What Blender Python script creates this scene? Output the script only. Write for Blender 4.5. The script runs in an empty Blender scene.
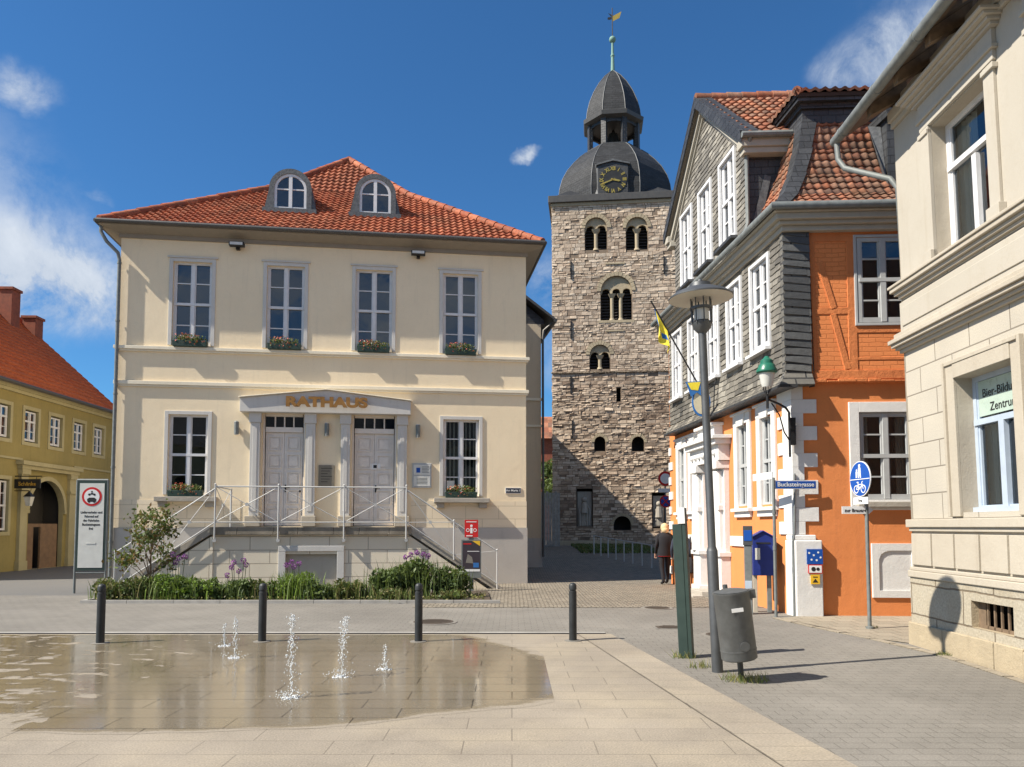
import bpy, bmesh, math, random
from mathutils import Matrix, Vector, noise as mnoise
R = math.radians; PI = math.pi
random.seed(7)
scn = bpy.context.scene
COL = scn.collection

# ------------------------------------------------------------------ materials
class NB:
    def __init__(s, name):
        s.m = bpy.data.materials.new(name); s.m.use_nodes = True
        s.t = s.m.node_tree; s.t.nodes.clear(); s.out = s.n('ShaderNodeOutputMaterial')
    def n(s, typ, **kw):
        x = s.t.nodes.new(typ)
        for k, v in kw.items():
            if k[0] == '_': setattr(x, k[1:], v)
            else: s.set(x.inputs[k.replace('__', ' ')], v)
        return x
    def set(s, inp, v):
        if isinstance(v, bpy.types.NodeSocket): s.t.links.new(v, inp)
        else:
            if isinstance(v, (tuple, list)) and len(v) == 3 and inp.type == 'RGBA': v = (*v, 1)
            inp.default_value = v
    def uv(s): return s.n('ShaderNodeUVMap').outputs[0]
    def pos(s): return s.n('ShaderNodeNewGeometry').outputs['Position']
    def obj(s): return s.n('ShaderNodeTexCoord').outputs['Object']
    def noise(s, vec, scale, detail=4, rough=.55, dist=0, color=False):
        x = s.n('ShaderNodeTexNoise', Vector=vec, Scale=scale, Detail=detail, Roughness=rough, Distortion=dist)
        return x.outputs['Color' if color else 'Fac']
    def ramp(s, fac, a, b, va=0, vb=1):
        return s.n('ShaderNodeMapRange', **{'Value': fac, 'From__Min': a, 'From__Max': b, 'To__Min': va, 'To__Max': vb}).outputs[0]
    def math(s, op, a, b=0.0):
        x = s.n('ShaderNodeMath', _operation=op); s.set(x.inputs[0], a); s.set(x.inputs[1], b); return x.outputs[0]
    def vmath(s, op, a, b):
        x = s.n('ShaderNodeVectorMath', _operation=op); s.set(x.inputs[0], a)
        if op == 'SCALE': s.set(x.inputs['Scale'], b)
        else: s.set(x.inputs[1], b)
        return x.outputs[0]
    def mix(s, fac, a, b, mode='MIX'):
        x = s.n('ShaderNodeMix', _data_type='RGBA', _blend_type=mode)
        s.set(x.inputs[0], fac); s.set(x.inputs[6], a); s.set(x.inputs[7], b); return x.outputs[2]
    def bump(s, h, strength=.3, dist=.02, normal=None):
        x = s.n('ShaderNodeBump', Height=h, Strength=strength, Distance=dist)
        if normal is not None: s.set(x.inputs['Normal'], normal)
        return x.outputs[0]
    def pbr(s, col, rough=.8, normal=None, metal=0., spec=.3, **kw):
        p = s.n('ShaderNodeBsdfPrincipled', Roughness=rough, Metallic=metal)
        s.set(p.inputs['Base Color'], col); s.set(p.inputs['Specular IOR Level'], spec)
        if normal is not None: s.set(p.inputs['Normal'], normal)
        for k, v in kw.items(): s.set(p.inputs[k.replace('__', ' ')], v)
        s.t.links.new(p.outputs[0], s.out.inputs[0]); return s.m

M = {}
def simple(name, c, rough=.6, metal=0., spec=.4, var=.12, ns=6., bs=40., bstr=.08):
    b = NB(name); o = b.obj()
    f = b.noise(o, ns, 5)
    col = b.mix(f, tuple(x*(1-var*1.6) for x in c), tuple(min(1, x*(1+var)) for x in c))
    M[name] = b.pbr(col, b.ramp(f, .3, .7, max(.02, rough-.06), min(1, rough+.06)), b.bump(b.noise(o, bs, 3), bstr, .01), metal, spec)
def stucco(name, c, c2=None, dirt=None, bstr=.25, scale=1.):
    b = NB(name); p = b.pos(); c2 = c2 or tuple(x*.86 for x in c); dirt = dirt or tuple(x*.6 for x in c)
    big = b.noise(p, .55*scale, 6, .6); mid = b.noise(p, 3.5*scale, 6, .65); fine = b.noise(p, 60, 3)
    st = b.noise(b.vmath('MULTIPLY', p, (5., 5., .5)), 1.2, 5, .6)
    col = b.mix(b.ramp(big, .35, .68), c, c2)
    col = b.mix(b.ramp(mid, .45, .75, 0, .35), col, c2)
    col = b.mix(b.ramp(st, .55, .78, 0, .32), col, dirt)
    ck = b.noise(p, 1.6, 9, .75); col = b.mix(b.ramp(b.math('ABSOLUTE', b.math('SUBTRACT', ck, .5)), .006, .0, 0, .35), col, dirt)
    col = b.mix(b.ramp(fine, .3, .7, 0, .12), col, dirt)
    h = b.math('ADD', b.math('MULTIPLY', fine, .35), mid)
    M[name] = b.pbr(col, .92, b.bump(h, bstr, .02), 0, .15)
def bricks(name, w, h, cA, cB, mortar, ms=.012, distort=.0, offset=.5, bstr=.5, rough=.9, extra=None, squash=1., vscale=1.4, grit=45, sm=.1, damp=None, spec=.2, coord='uv', speck=.25, stain=False):
    b = NB(name); uv = b.uv() if coord == 'uv' else b.pos()
    vec = uv
    if distort:
        nz = b.noise(uv, 2.2, 3, .6, color=True)
        vec = b.vmath('ADD', uv, b.vmath('SCALE', b.vmath('SUBTRACT', nz, (.5, .5, .5)), distort))
    br = b.n('ShaderNodeTexBrick', _offset=offset, _squash=squash, _squash_frequency=3, Vector=vec, Color1=cA, Color2=cB, Mortar=mortar, Scale=1.,
             **{'Mortar__Size': ms, 'Mortar__Smooth': sm, 'Bias': 0., 'Brick__Width': w, 'Row__Height': h})
    col = br.outputs['Color']; fac = br.outputs['Fac']
    n1 = b.noise(uv, vscale, 6, .6); n2 = b.noise(uv, grit, 4, .6)
    if extra: col = b.mix(b.ramp(n1, .45, .7), col, b.mix(fac, extra, mortar))
    col = b.mix(1., col, b.mix(b.ramp(n2, .25, .75), (1-speck,)*3, (1+speck*.6,)*3), 'MULTIPLY')
    big = b.noise(uv, .23, 4, .6)
    col = b.mix(1., col, b.mix(b.ramp(big, .3, .7), (.86,)*3, (1.1,)*3), 'MULTIPLY')
    hh = b.math('ADD', b.math('MULTIPLY', fac, -1.), b.math('MULTIPLY', n2, .35))
    if stain:
        s1 = b.noise(uv, 1.7, 7, .7); s2 = b.n('ShaderNodeTexVoronoi', Vector=uv, Scale=2.3); col = b.mix(b.ramp(s1, .52, .70, 0, .38), col, tuple(x*.55 for x in cA)); col = b.mix(b.ramp(s2.outputs['Distance'], .045, .03, 0, .5), col, tuple(x*.35 for x in cA))
        s3 = b.noise(uv, .45, 5, .6); col = b.mix(b.ramp(s3, .5, .7, 0, .3), col, tuple(min(1, x*1.35) for x in cA))
    M[name] = b.pbr(col, rough, b.bump(hh, bstr, .02), 0, spec)
    return b

stucco('cream', (.85, .715, .51), (.80, .665, .465), (.58, .49, .36))
stucco('cream_pale', (.80, .73, .59), (.73, .66, .52))
stucco('plinth_grey', (.50, .475, .44), (.44, .42, .39))
stucco('lintel_grey', (.60, .585, .55), (.55, .53, .50), bstr=.12)
stucco('annexe_taupe', (.62, .52, .38), (.57, .47, .345))
stucco('orange', (.73, .26, .09), (.67, .235, .08), (.44, .16, .07), bstr=.5)
stucco('orange_beam', (.66, .225, .08), (.58, .19, .07), (.30, .11, .05), bstr=.9, scale=2.5)
stucco('white_paint', (.74, .73, .71), (.66, .65, .63), (.45, .44, .42), bstr=.5)
stucco('ochre', (.36, .295, .12), (.28, .235, .10), (.14, .11, .04))
stucco('ochre_pale', (.48, .43, .26), (.38, .34, .20), (.25, .21, .09))
stucco('stone_beige', (.46, .425, .365), (.42, .385, .325), (.33, .28, .20), bstr=.2)
stucco('stone_trim', (.47, .425, .35), (.41, .365, .295), (.28, .23, .17), bstr=.35, scale=1.5)
stucco('stone_old', (.46, .38, .26), (.36, .30, .21), (.20, .16, .11), bstr=.8, scale=2)
stucco('stone_grey', (.42, .385, .33), (.34, .31, .265), (.19, .17, .14), bstr=.5, scale=2)
simple('soffit', (.27, .235, .19), .7)
simple('pale_moulding', (.40, .37, .31), .8)
simple('gutter', (.09, .085, .08), .5, .3)
simple('zinc', (.20, .215, .21), .6, .25, .4, .3, 9)
simple('lead', (.13, .135, .14), .6, .3, .4, .55, 14, 30, .4)
simple('white_frame', (.66, .66, .67), .45)
simple('grey_frame', (.42, .43, .43), .55)
simple('blue_frame', (.42, .49, .58), .5)
simple('door_paint', (.72, .67, .62), .5)
simple('rail', (.50, .50, .49), .5, .1)
simple('black_iron', (.025, .025, .027), .5, .4)
simple('bollard_paint', (.035, .038, .04), .5, .3, .5, .3)
simple('post_green', (.032, .055, .047), .55, .1, .4, .2)
simple('lamp_grey', (.10, .105, .11), .5, .5, .5, .2)
simple('shade_inner', (.50, .47, .40), .6)
simple('lamp_green', (.02, .14, .09), .35)
simple('bin_grey', (.13, .135, .135), .5, .35, .5, .35, 9, 60, .1)
simple('post_blue', (.015, .03, .19), .4)
simple('sign_blue', (.01, .075, .35), .4, var=.03)
simple('sign_white', (.75, .75, .74), .5, var=.04)
simple('sign_red', (.55, .02, .02), .4, var=.05)
simple('sign_yellow', (.75, .45, .03), .5, var=.05)
simple('sign_black', (.02, .02, .02), .5)
simple('paper', (.62, .62, .58), .6)
simple('old_boards', (.34, .32, .29), .85, var=.4)
simple('plaque', (.24, .21, .16), .45, .3)
simple('gold', (.36, .175, .045), .45, .4, .5, .25)
simple('gold_leaf', (.80, .52, .12), .3, .9)
simple('copper_green', (.17, .30, .25), .7)
simple('trough', (.02, .045, .035), .6)
simple('soil', (.07, .05, .035), .95, var=.4, ns=12, bstr=.6)
simple('interior', (.045, .042, .04), .95)
simple('blind', (.55, .52, .45), .8)
simple('wood_old', (.20, .14, .09), .85, var=.5, ns=8)
simple('boards', (.24, .15, .085), .8, var=.3)
simple('louvre', (.06, .05, .045), .8)
simple('cloth_black', (.016, .016, .02), .9)
simple('cloth_navy', (.03, .035, .055), .9)
simple('skin', (.50, .30, .21), .6)
simple('hair', (.62, .48, .27), .7)
simple('cloth_yellow', (.82, .66, .05), .8)
simple('cloth_blue', (.03, .15, .42), .8)
simple('cream_sign', (.62, .56, .40), .6)
simple('dark_poster', (.05, .04, .05), .4)
simple('rust', (.075, .058, .045), .85)
simple('mulch', (.08, .06, .04), .95, var=.5, ns=10, bstr=.7)
simple('chimney_brick', (.27, .085, .05), .9, var=.4)
simple('kerb_stone', (.36, .345, .32), .9, var=.3, ns=4)
simple('bell_bronze', (.05, .045, .035), .5, .6)
simple('grey_block', (.21, .195, .172), .9, var=.25)
simple('green_pane', (.42, .52, .45), .3)
simple('light_glass', (.62, .62, .58), .3)
simple('moss', (.10, .12, .03), .95, var=.5, ns=20)

# rubble of the tower: three scales of blocks, worn faces
def tower_mat(name, w, h):
    b = NB(name); uv = b.uv()
    nz = b.noise(uv, 1.7, 4, .6, color=True)
    vec = b.vmath('ADD', uv, b.vmath('MULTIPLY', b.vmath('SUBTRACT', nz, (.5, .5, .5)), (.30, .13, 0.)))
    br = b.n('ShaderNodeTexBrick', _offset=.43, _squash=.7, _squash_frequency=3, _offset_frequency=2, Vector=vec, Color1=(.74, .60, .44), Color2=(.50, .385, .28), Mortar=(.15, .11, .08), Scale=1.,
             **{'Mortar__Size': .017, 'Mortar__Smooth': .35, 'Bias': 0., 'Brick__Width': w, 'Row__Height': h})
    vo = b.n('ShaderNodeTexVoronoi', Vector=b.vmath('MULTIPLY', vec, (1.0, 2.2, 1.)), Scale=2.4)
    cellv = b.n('ShaderNodeSeparateColor', Color=vo.outputs['Color']).outputs[0]
    col = b.mix(b.ramp(cellv, .2, .95, 0, .7), br.outputs['Color'], (.55, .46, .35))
    col = b.mix(b.math('MULTIPLY', br.outputs['Fac'], .85), col, (.15, .115, .085))
    n1 = b.noise(uv, .8, 6, .65); n2 = b.noise(uv, 7, 6, .7); n3 = b.noise(b.vmath('MULTIPLY', uv, (1., 3.5, 1.)), 4.5, 5, .7)
    col = b.mix(b.ramp(n1, .50, .74, 0, .6), col, (.27, .19, .135))
    col = b.mix(b.ramp(n2, .46, .66, 0, .6), col, (.17, .115, .085))
    col = b.mix(b.ramp(n3, .55, .64, 0, .8), col, (.085, .06, .045))
    col = b.mix(b.ramp(n3, .40, .28, 0, .45), col, (.70, .60, .49))
    low = b.ramp(b.n('ShaderNodeSeparateXYZ', Vector=uv).outputs[1], 10.2, 6.0)
    col = b.mix(b.math('MULTIPLY', low, b.ramp(n2, .35, .6, .2, .75)), col, (.20, .14, .10))
    h_ = b.math('ADD', b.math('MULTIPLY', br.outputs['Fac'], -1.2), b.math('ADD', b.math('MULTIPLY', n3, 2.2), n2))
    M[name] = b.pbr(col, .95, b.bump(h_, 1., .09), 0, .1)
tower_mat('tower_stone', .46, .165)

bricks('slate_face', .27, .135, (.12, .11, .095), (.09, .083, .07), (.05, .045, .038), .010, .09, extra=(.40, .36, .29), bstr=.9, rough=.75, vscale=2.2, spec=.35, grit=16)
bricks('slate_dark', .30, .16, (.042, .044, .047), (.028, .029, .032), (.015, .015, .016), .010, .02, extra=(.06, .062, .067), bstr=.8, rough=.55, spec=.5, grit=20)
bricks('slate_strip', .44, .145, (.17, .16, .14), (.11, .105, .095), (.035, .035, .035), .016, .03, bstr=1., rough=.6, spec=.45, grit=16)
bricks('dome_slate', .34, .15, (.030, .031, .034), (.019, .020, .022), (.02, .02, .02), .012, .03, extra=(.045, .047, .05), bstr=.9, rough=.62, spec=.3, grit=15)
bricks('ashlar', .78, .345, (.475, .435, .365), (.45, .41, .345), (.24, .21, .17), .010, .0, bstr=.5, extra=(.50, .455, .375), grit=60, sm=.3, speck=.12)
bricks('base_block', 1.25, .42, (.43, .38, .29), (.39, .34, .255), (.20, .16, .115), .013, .05, bstr=.7, extra=(.46, .42, .34), grit=30, sm=.4, speck=.25)
bricks('terrace_block', .98, .345, (.78, .70, .56), (.73, .65, .51), (.42, .36, .28), .012, .0, bstr=.35, grit=60, sm=.3, speck=.1)
bricks('scored_cream', .95, .37, (.82, .70, .52), (.80, .68, .50), (.56, .47, .33), .008, .0, bstr=.3, grit=60, speck=.08)
bricks('orange_brick', .27, .085, (.74, .255, .09), (.68, .23, .08), (.58, .19, .065), .010, .06, bstr=.45, grit=30, sm=.5, speck=.12)
# ground
bricks('plaza_slab', .98, .34, (.30, .262, .212), (.28, .244, .197), (.192, .165, .132), .005, .0, offset=.37, bstr=.35, rough=.85, extra=(.36, .31, .235), grit=70, vscale=.8, speck=.4, stain=True)
bricks('grey_paver', .21, .14, (.215, .20, .178), (.195, .182, .162), (.135, .125, .11), .005, .0, bstr=.4, rough=.9, extra=(.235, .22, .195), grit=70, vscale=.5, speck=.36, stain=True)
bricks('cobble', .17, .13, (.31, .27, .215), (.21, .185, .15), (.11, .095, .072), .016, .05, bstr=1., rough=.85, grit=30, sm=.6, speck=.35)
bricks('path_slab', .34, .34, (.33, .285, .22), (.28, .245, .19), (.20, .17, .13), .010, .03, bstr=.6, grit=40, speck=.3)
b = NB('asphalt'); p = b.pos(); n = b.noise(p, 60, 4); n2 = b.noise(p, .7, 5)
M['asphalt'] = b.pbr(b.mix(n, b.mix(n2, (.08, .078, .075), (.11, .107, .10)), (.16, .155, .15)), .9, b.bump(n, .5, .01))
b = NB('earth'); p = b.pos(); n = b.noise(p, .4, 6); n2 = b.noise(p, 20, 5)
M['earth'] = b.pbr(b.mix(n, (.12, .11, .09), (.20, .18, .15)), .95, b.bump(n2, .5, .03))

# slabs under a thin film of water that dries out towards its rim
b = NB('wet_slab'); uv = b.uv(); w_ = b.n('ShaderNodeAttribute', _attribute_name='wet').outputs['Fac']
def slab(ca, cb, mo):
    return b.n('ShaderNodeTexBrick', _offset=.37, _squash_frequency=3, Vector=uv, Color1=ca, Color2=cb, Mortar=mo, Scale=1., **{'Mortar__Size': .0065, 'Mortar__Smooth': .1, 'Bias': 0., 'Brick__Width': .98, 'Row__Height': .34})
br = slab((.20, .168, .118), (.175, .146, .102), (.03, .024, .016)); dr = slab((.30, .262, .212), (.28, .244, .197), (.192, .165, .132))
n1 = b.noise(uv, 1.1, 5, .6); n2 = b.noise(uv, 55, 4); n4 = b.noise(b.vmath('MULTIPLY', uv, (1., 2.2, 1.)), 6.5, 6, .7); n5 = b.noise(uv, 38, 5, .7)
edge = b.math('ADD', w_, b.math('ADD', b.math('MULTIPLY', b.math('SUBTRACT', n4, .5), .16), b.math('MULTIPLY', b.math('SUBTRACT', n5, .5), .12)))
damp = b.ramp(edge, -.045, -.005); film = b.ramp(edge, .0, .05)
col = b.mix(b.ramp(n1, .4, .7, 0, .5), br.outputs[0], (.20, .165, .115))
col = b.mix(b.ramp(n2, .3, .7, 0, .3), col, (.11, .085, .055))
dry = b.mix(1., dr.outputs[0], b.mix(b.ramp(b.noise(uv, 70, 4, .6), .25, .75), (.6,)*3, (1.24,)*3), 'MULTIPLY')
col = b.mix(damp, dry, col)
rip = b.noise(uv, 9, 4, .6)
ro = b.math('ADD', b.math('MULTIPLY', b.math('SUBTRACT', 1., film), .6), b.ramp(n1, .3, .7, .04, .17))
sp = b.math('ADD', b.math('MULTIPLY', film, .42), .15)
p = b.n('ShaderNodeBsdfPrincipled'); b.set(p.inputs['Base Color'], col); b.set(p.inputs['Roughness'], ro); b.set(p.inputs['Specular IOR Level'], sp)
b.set(p.inputs['Normal'], b.bump(b.math('ADD', b.math('MULTIPLY', br.outputs['Fac'], -1.2), b.math('MULTIPLY', rip, .6)), .09, .01))
b.t.links.new(p.outputs[0], b.out.inputs[0]); M['wet_slab'] = b.m

def tile_mat(name, stops, dark=(.10, .035, .02), moss=.25, rough=.75):
    b = NB(name); uv = b.uv()
    fl = b.n('ShaderNodeVectorMath', _operation='FLOOR'); b.set(fl.inputs[0], uv)
    wn = b.n('ShaderNodeTexWhiteNoise', _noise_dimensions='2D'); b.set(wn.inputs['Vector'], fl.outputs[0])
    cr = b.n('ShaderNodeValToRGB', Fac=wn.outputs[0]); e = cr.color_ramp.elements
    for i, c in enumerate(stops):
        x = e[i] if i < 2 else e.new(1)
        x.position = i/(len(stops)-1); x.color = (*c, 1)
    for i, c in enumerate(stops): e[i].color = (*c, 1); e[i].position = i/(len(stops)-1)
    o = b.obj(); n1 = b.noise(o, 1.3, 5, .6); n2 = b.noise(o, 14, 5, .65)
    col = b.mix(b.ramp(n2, .45, .72, 0, .7), cr.outputs[0], dark)
    col = b.mix(b.ramp(n1, .45, .7, 0, moss), col, (.12, .075, .045))
    M[name] = b.pbr(col, rough, b.bump(n2, .3, .01), 0, .3)
tile_mat('tile_red', [(.30, .075, .035), (.44, .125, .055), (.37, .10, .045), (.52, .18, .09)], moss=.5)
tile_mat('tile_old', [(.32, .11, .055), (.21, .08, .05), (.44, .17, .09), (.33, .18, .12), (.14, .075, .055)], (.06, .045, .035), .8, .85)
tile_mat('tile_plain', [(.50, .12, .035), (.55, .14, .045), (.46, .10, .03)], moss=.25)

b = NB('glass')
fr = b.n('ShaderNodeFresnel', IOR=1.5); wob = b.bump(b.noise(b.pos(), 2.2, 2), .05, .05)
gl = b.n('ShaderNodeBsdfGlossy', Color=(.9, .95, 1.), Roughness=.03, Normal=wob)
tr = b.n('ShaderNodeBsdfTransparent', Color=(.62, .68, .68))
ms = b.n('ShaderNodeMixShader'); b.set(ms.inputs[0], b.math('ADD', b.math('MULTIPLY', fr.outputs[0], 1.0), .06))
b.t.links.new(tr.outputs[0], ms.inputs[1]); b.t.links.new(gl.outputs[0], ms.inputs[2]); b.t.links.new(ms.outputs[0], b.out.inputs[0]); M['glass'] = b.m
b = NB('water'); M['water'] = b.pbr((.92, .95, .97), .05, None, 0, .6, Transmission__Weight=.55, IOR=1.33)

def leaf_mat(name, a, c, trans=.25):
    b = NB(name); at = b.n('ShaderNodeAttribute', _attribute_name='tint').outputs['Fac']
    col = b.mix(at, a, c)
    p = b.n('ShaderNodeBsdfPrincipled', Roughness=.55); b.set(p.inputs['Base Color'], col); b.set(p.inputs['Specular IOR Level'], .3)
    t = b.n('ShaderNodeBsdfTranslucent'); b.set(t.inputs[0], b.mix(.4, col, (.25, .35, .05)))
    m = b.n('ShaderNodeMixShader'); m.inputs[0].default_value = trans
    b.t.links.new(p.outputs[0], m.inputs[1]); b.t.links.new(t.outputs[0], m.inputs[2]); b.t.links.new(m.outputs[0], b.out.inputs[0]); M[name] = b.m
leaf_mat('leaf', (.055, .09, .028), (.17, .22, .07))
leaf_mat('leaf_lime', (.10, .19, .02), (.22, .32, .05))
leaf_mat('leaf_olive', (.08, .085, .03), (.22, .19, .08))
leaf_mat('leaf_brown', (.10, .05, .02), (.22, .12, .04))
leaf_mat('leaf_dark', (.03, .055, .02), (.10, .14, .045))
leaf_mat('petal_purple', (.18, .04, .22), (.36, .12, .40), .15)
leaf_mat('petal_red', (.50, .05, .03), (.75, .22, .15), .15)
leaf_mat('petal_white', (.7, .6, .5), (.8, .75, .6), .15)
leaf_mat('dry_grass', (.20, .19, .06), (.36, .32, .13), .15)

# ------------------------------------------------------------------ mesh builder
def frame(o, u, n):
    u = Vector((*u, 0)).normalized(); n = Vector((*n, 0)).normalized()
    m = Matrix.Identity(4)
    for i in range(3):
        m[i][0] = u[i]; m[i][1] = n[i]; m[i][2] = (0, 0, 1)[i]; m[i][3] = o[i]
    return m
ID = Matrix.Identity(4)
class MB:
    def __init__(s, *mats, M=None):
        s.mats = mats; s.v = []; s.f = []; s.mi = []; s.tint = []; s.uvs = {}; s.M = M or ID
    def add(s, vs, fs, mi=0, tint=0., uv=None):
        o = len(s.v); s.v += [s.M @ Vector(p) for p in vs]
        for k, f in enumerate(fs):
            if uv: s.uvs[len(s.f)] = uv[k]
            s.f.append([i+o for i in f]); s.mi.append(mi); s.tint.append(tint)
    def quad(s, a, b, c, d, mi=0): s.add([a, b, c, d], [(0, 1, 2, 3)], mi)
    def box(s, x0, x1, y0, y1, z0, z1, mi=0):
        s.add([(x0,y0,z0),(x1,y0,z0),(x1,y1,z0),(x0,y1,z0),(x0,y0,z1),(x1,y0,z1),(x1,y1,z1),(x0,y1,z1)],
              [(0,3,2,1),(4,5,6,7),(0,1,5,4),(1,2,6,5),(2,3,7,6),(3,0,4,7)], mi)
    def prism(s, poly, y0, y1, mi=0):          # (x,z) outline, counter-clockwise seen from -y
        n = len(poly)
        s.add([(x, y0, z) for x, z in poly]+[(x, y1, z) for x, z in poly],
              [tuple(range(n)), tuple(range(2*n-1, n-1, -1))]+[(i, i+n, (i+1) % n+n, (i+1) % n) for i in range(n)], mi)
    def plate(s, poly, z0, z1, mi=0):          # (x,y) outline ccw from above
        n = len(poly)
        s.add([(x, y, z0) for x, y in poly]+[(x, y, z1) for x, y in poly],
              [tuple(range(n-1, -1, -1)), tuple(range(n, 2*n))]+[(i, (i+1) % n, (i+1) % n+n, i+n) for i in range(n)], mi)
    def tube(s, pts, r, n=8, mi=0, caps=True):
        pts = [Vector(p) for p in pts]; rs = r if isinstance(r, (list, tuple)) else [r]*len(pts)
        vs = []; up = None
        for i, p in enumerate(pts):
            d = (pts[min(i+1, len(pts)-1)]-pts[max(i-1, 0)]).normalized()
            if up is None: up = Vector((0, 0, 1)) if abs(d.z) < .9 else Vector((1, 0, 0))
            a = d.cross(up).normalized(); c = a.cross(d).normalized(); up = c
            for k in range(n):
                t = 2*PI*k/n; vs.append(p+(a*math.cos(t)+c*math.sin(t))*rs[i])
        fs = [(i*n+k, i*n+(k+1) % n, (i+1)*n+(k+1) % n, (i+1)*n+k) for i in range(len(pts)-1) for k in range(n)]
        if caps: fs += [tuple(range(n-1, -1, -1)), tuple(range((len(pts)-1)*n, len(pts)*n))]
        s.add(vs, fs, mi)
    def lathe(s, prof, c=(0, 0, 0), n=24, mi=0, a0=0., sx=1., sy=1.):
        vs = []
        for r, z in prof:
            for k in range(n):
                t = a0+2*PI*k/n; vs.append((c[0]+r*math.cos(t)*sx, c[1]+r*math.sin(t)*sy, c[2]+z))
        fs = [(i*n+k, i*n+(k+1) % n, (i+1)*n+(k+1) % n, (i+1)*n+k) for i in range(len(prof)-1) for k in range(n)]
        fs += [tuple(range(n-1, -1, -1)), tuple(range((len(prof)-1)*n, len(prof)*n))]
        s.add(vs, fs, mi)
    def disc(s, c, r, y0, y1, n=28, mi=0, sx=1.):   # a plate facing -y
        s.prism([(c[0]+r*sx*math.cos(2*PI*k/n), c[1]+r*math.sin(2*PI*k/n)) for k in range(n)], y0, y1, mi)
    def ball(s, c, r, n=10, mi=0, sz=1.):
        s.lathe([(max(.001, r*math.sin(PI*i/n)), -r*sz*math.cos(PI*i/n)) for i in range(n+1)], c, n+2, mi)
    def ring(s, c, r0, r1, y0, y1, n=28, mi=0):
        for k in range(n):
            a, b_ = 2*PI*k/n, 2*PI*(k+1)/n
            P = lambda r, t: (c[0]+r*math.cos(t), c[1]+r*math.sin(t))
            p = [P(r0, a), P(r1, a), P(r1, b_), P(r0, b_)]
            s.prism(p, y0, y1, mi)
    def leaf(s, c, size, mi=0, tint=0., up=.0):
        d = Vector((random.gauss(0, 1), random.gauss(0, 1), random.gauss(0, 1)+up)).normalized()
        e = d.cross(Vector((random.gauss(0, 1), random.gauss(0, 1), random.gauss(0, 1)))).normalized()
        c = Vector(c); a = d*size; b_ = e*size*.30
        s.add([c-a*.5, c+b_, c+a*.7, c-b_], [(0, 1, 2, 3)], mi, tint)
    def build(s, name, parent=None, smooth=False, bevel=0, loc=None):
        me = bpy.data.meshes.new(name); me.from_pydata([tuple(v) for v in s.v], [], s.f); me.update()
        for m in s.mats: me.materials.append(M[m])
        me.polygons.foreach_set('material_index', s.mi)
        uvl = me.uv_layers.new(name='UVMap').data
        for i, p in enumerate(me.polygons):
            if i in s.uvs:
                for li, q in zip(p.loop_indices, s.uvs[i]): uvl[li].uv = q
                continue
            nz = p.normal
            if abs(nz.z) > .98: u = Vector((1, 0, 0)); v = Vector((0, 1, 0))
            else: u = Vector((0, 0, 1)).cross(nz).normalized(); v = nz.cross(u)
            for li in p.loop_indices:
                co = me.vertices[me.loops[li].vertex_index].co; uvl[li].uv = (co.dot(u), co.dot(v))
        if any(s.tint):
            at = me.attributes.new('tint', 'FLOAT', 'FACE'); at.data.foreach_set('value', s.tint)
        if smooth:
            me.polygons.foreach_set('use_smooth', [True]*len(me.polygons)); me.set_sharp_from_angle(angle=R(38))
        o = bpy.data.objects.new(name, me); COL.objects.link(o)
        if parent: o.parent = parent
        if loc: o.location = loc
        if bevel:
            md = o.modifiers.new('bevel', 'BEVEL'); md.width = bevel; md.segments = 2; md.limit_method = 'ANGLE'; md.angle_limit = R(40)
        return o
def tag(o, label=None, cat=None, group=None, kind=None):
    if label: o['label'] = label
    if cat: o['category'] = cat
    if group: o['group'] = group
    if kind: o['kind'] = kind
    return o
def thing(name, label, cat, loc=(0, 0, 0), rz=0., group=None):
    o = bpy.data.objects.new(name, None); COL.objects.link(o); o.location = loc; o.rotation_euler = (0, 0, rz); o.empty_display_size = .3
    return tag(o, label, cat, group)
def kids(o): return [c for c in COL.objects if c.parent == o]
def dup(o, loc, rz=0., label=None, sc=None):
    r = o.copy(); COL.objects.link(r); r.location = loc; r.rotation_euler = (0, 0, rz)
    if sc: r.scale = (sc, sc, sc)
    if label: r['label'] = label
    for ch in kids(o):
        c = ch.copy(); COL.objects.link(c); c.parent = r
        for g in kids(ch):
            d = g.copy(); COL.objects.link(d); d.parent = c
    return r
def text(name, s, size, mat, parent, mtx, ext=.004, bold=0., align='CENTER', sx=1.):
    cu = bpy.data.curves.new(name+'_curve', 'FONT'); cu.body = s; cu.size = size; cu.extrude = ext; cu.offset = bold; cu.align_x = align; cu.align_y = 'CENTER'; cu.resolution_u = 4
    tmp = bpy.data.objects.new(name+'_tmp', cu); COL.objects.link(tmp); bpy.context.view_layer.update()
    me = bpy.data.meshes.new_from_object(tmp.evaluated_get(bpy.context.evaluated_depsgraph_get())); bpy.data.objects.remove(tmp)
    me.name = name; me.transform(Matrix.Diagonal((sx, 1, 1, 1))); me.transform(mtx @ Matrix.Rotation(R(90), 4, 'X'))
    me.materials.clear(); me.materials.append(M[mat])
    o = bpy.data.objects.new(name, me); COL.objects.link(o); o.parent = parent
    return o
def T(x, y, z): return Matrix.Translation((x, y, z))

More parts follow.
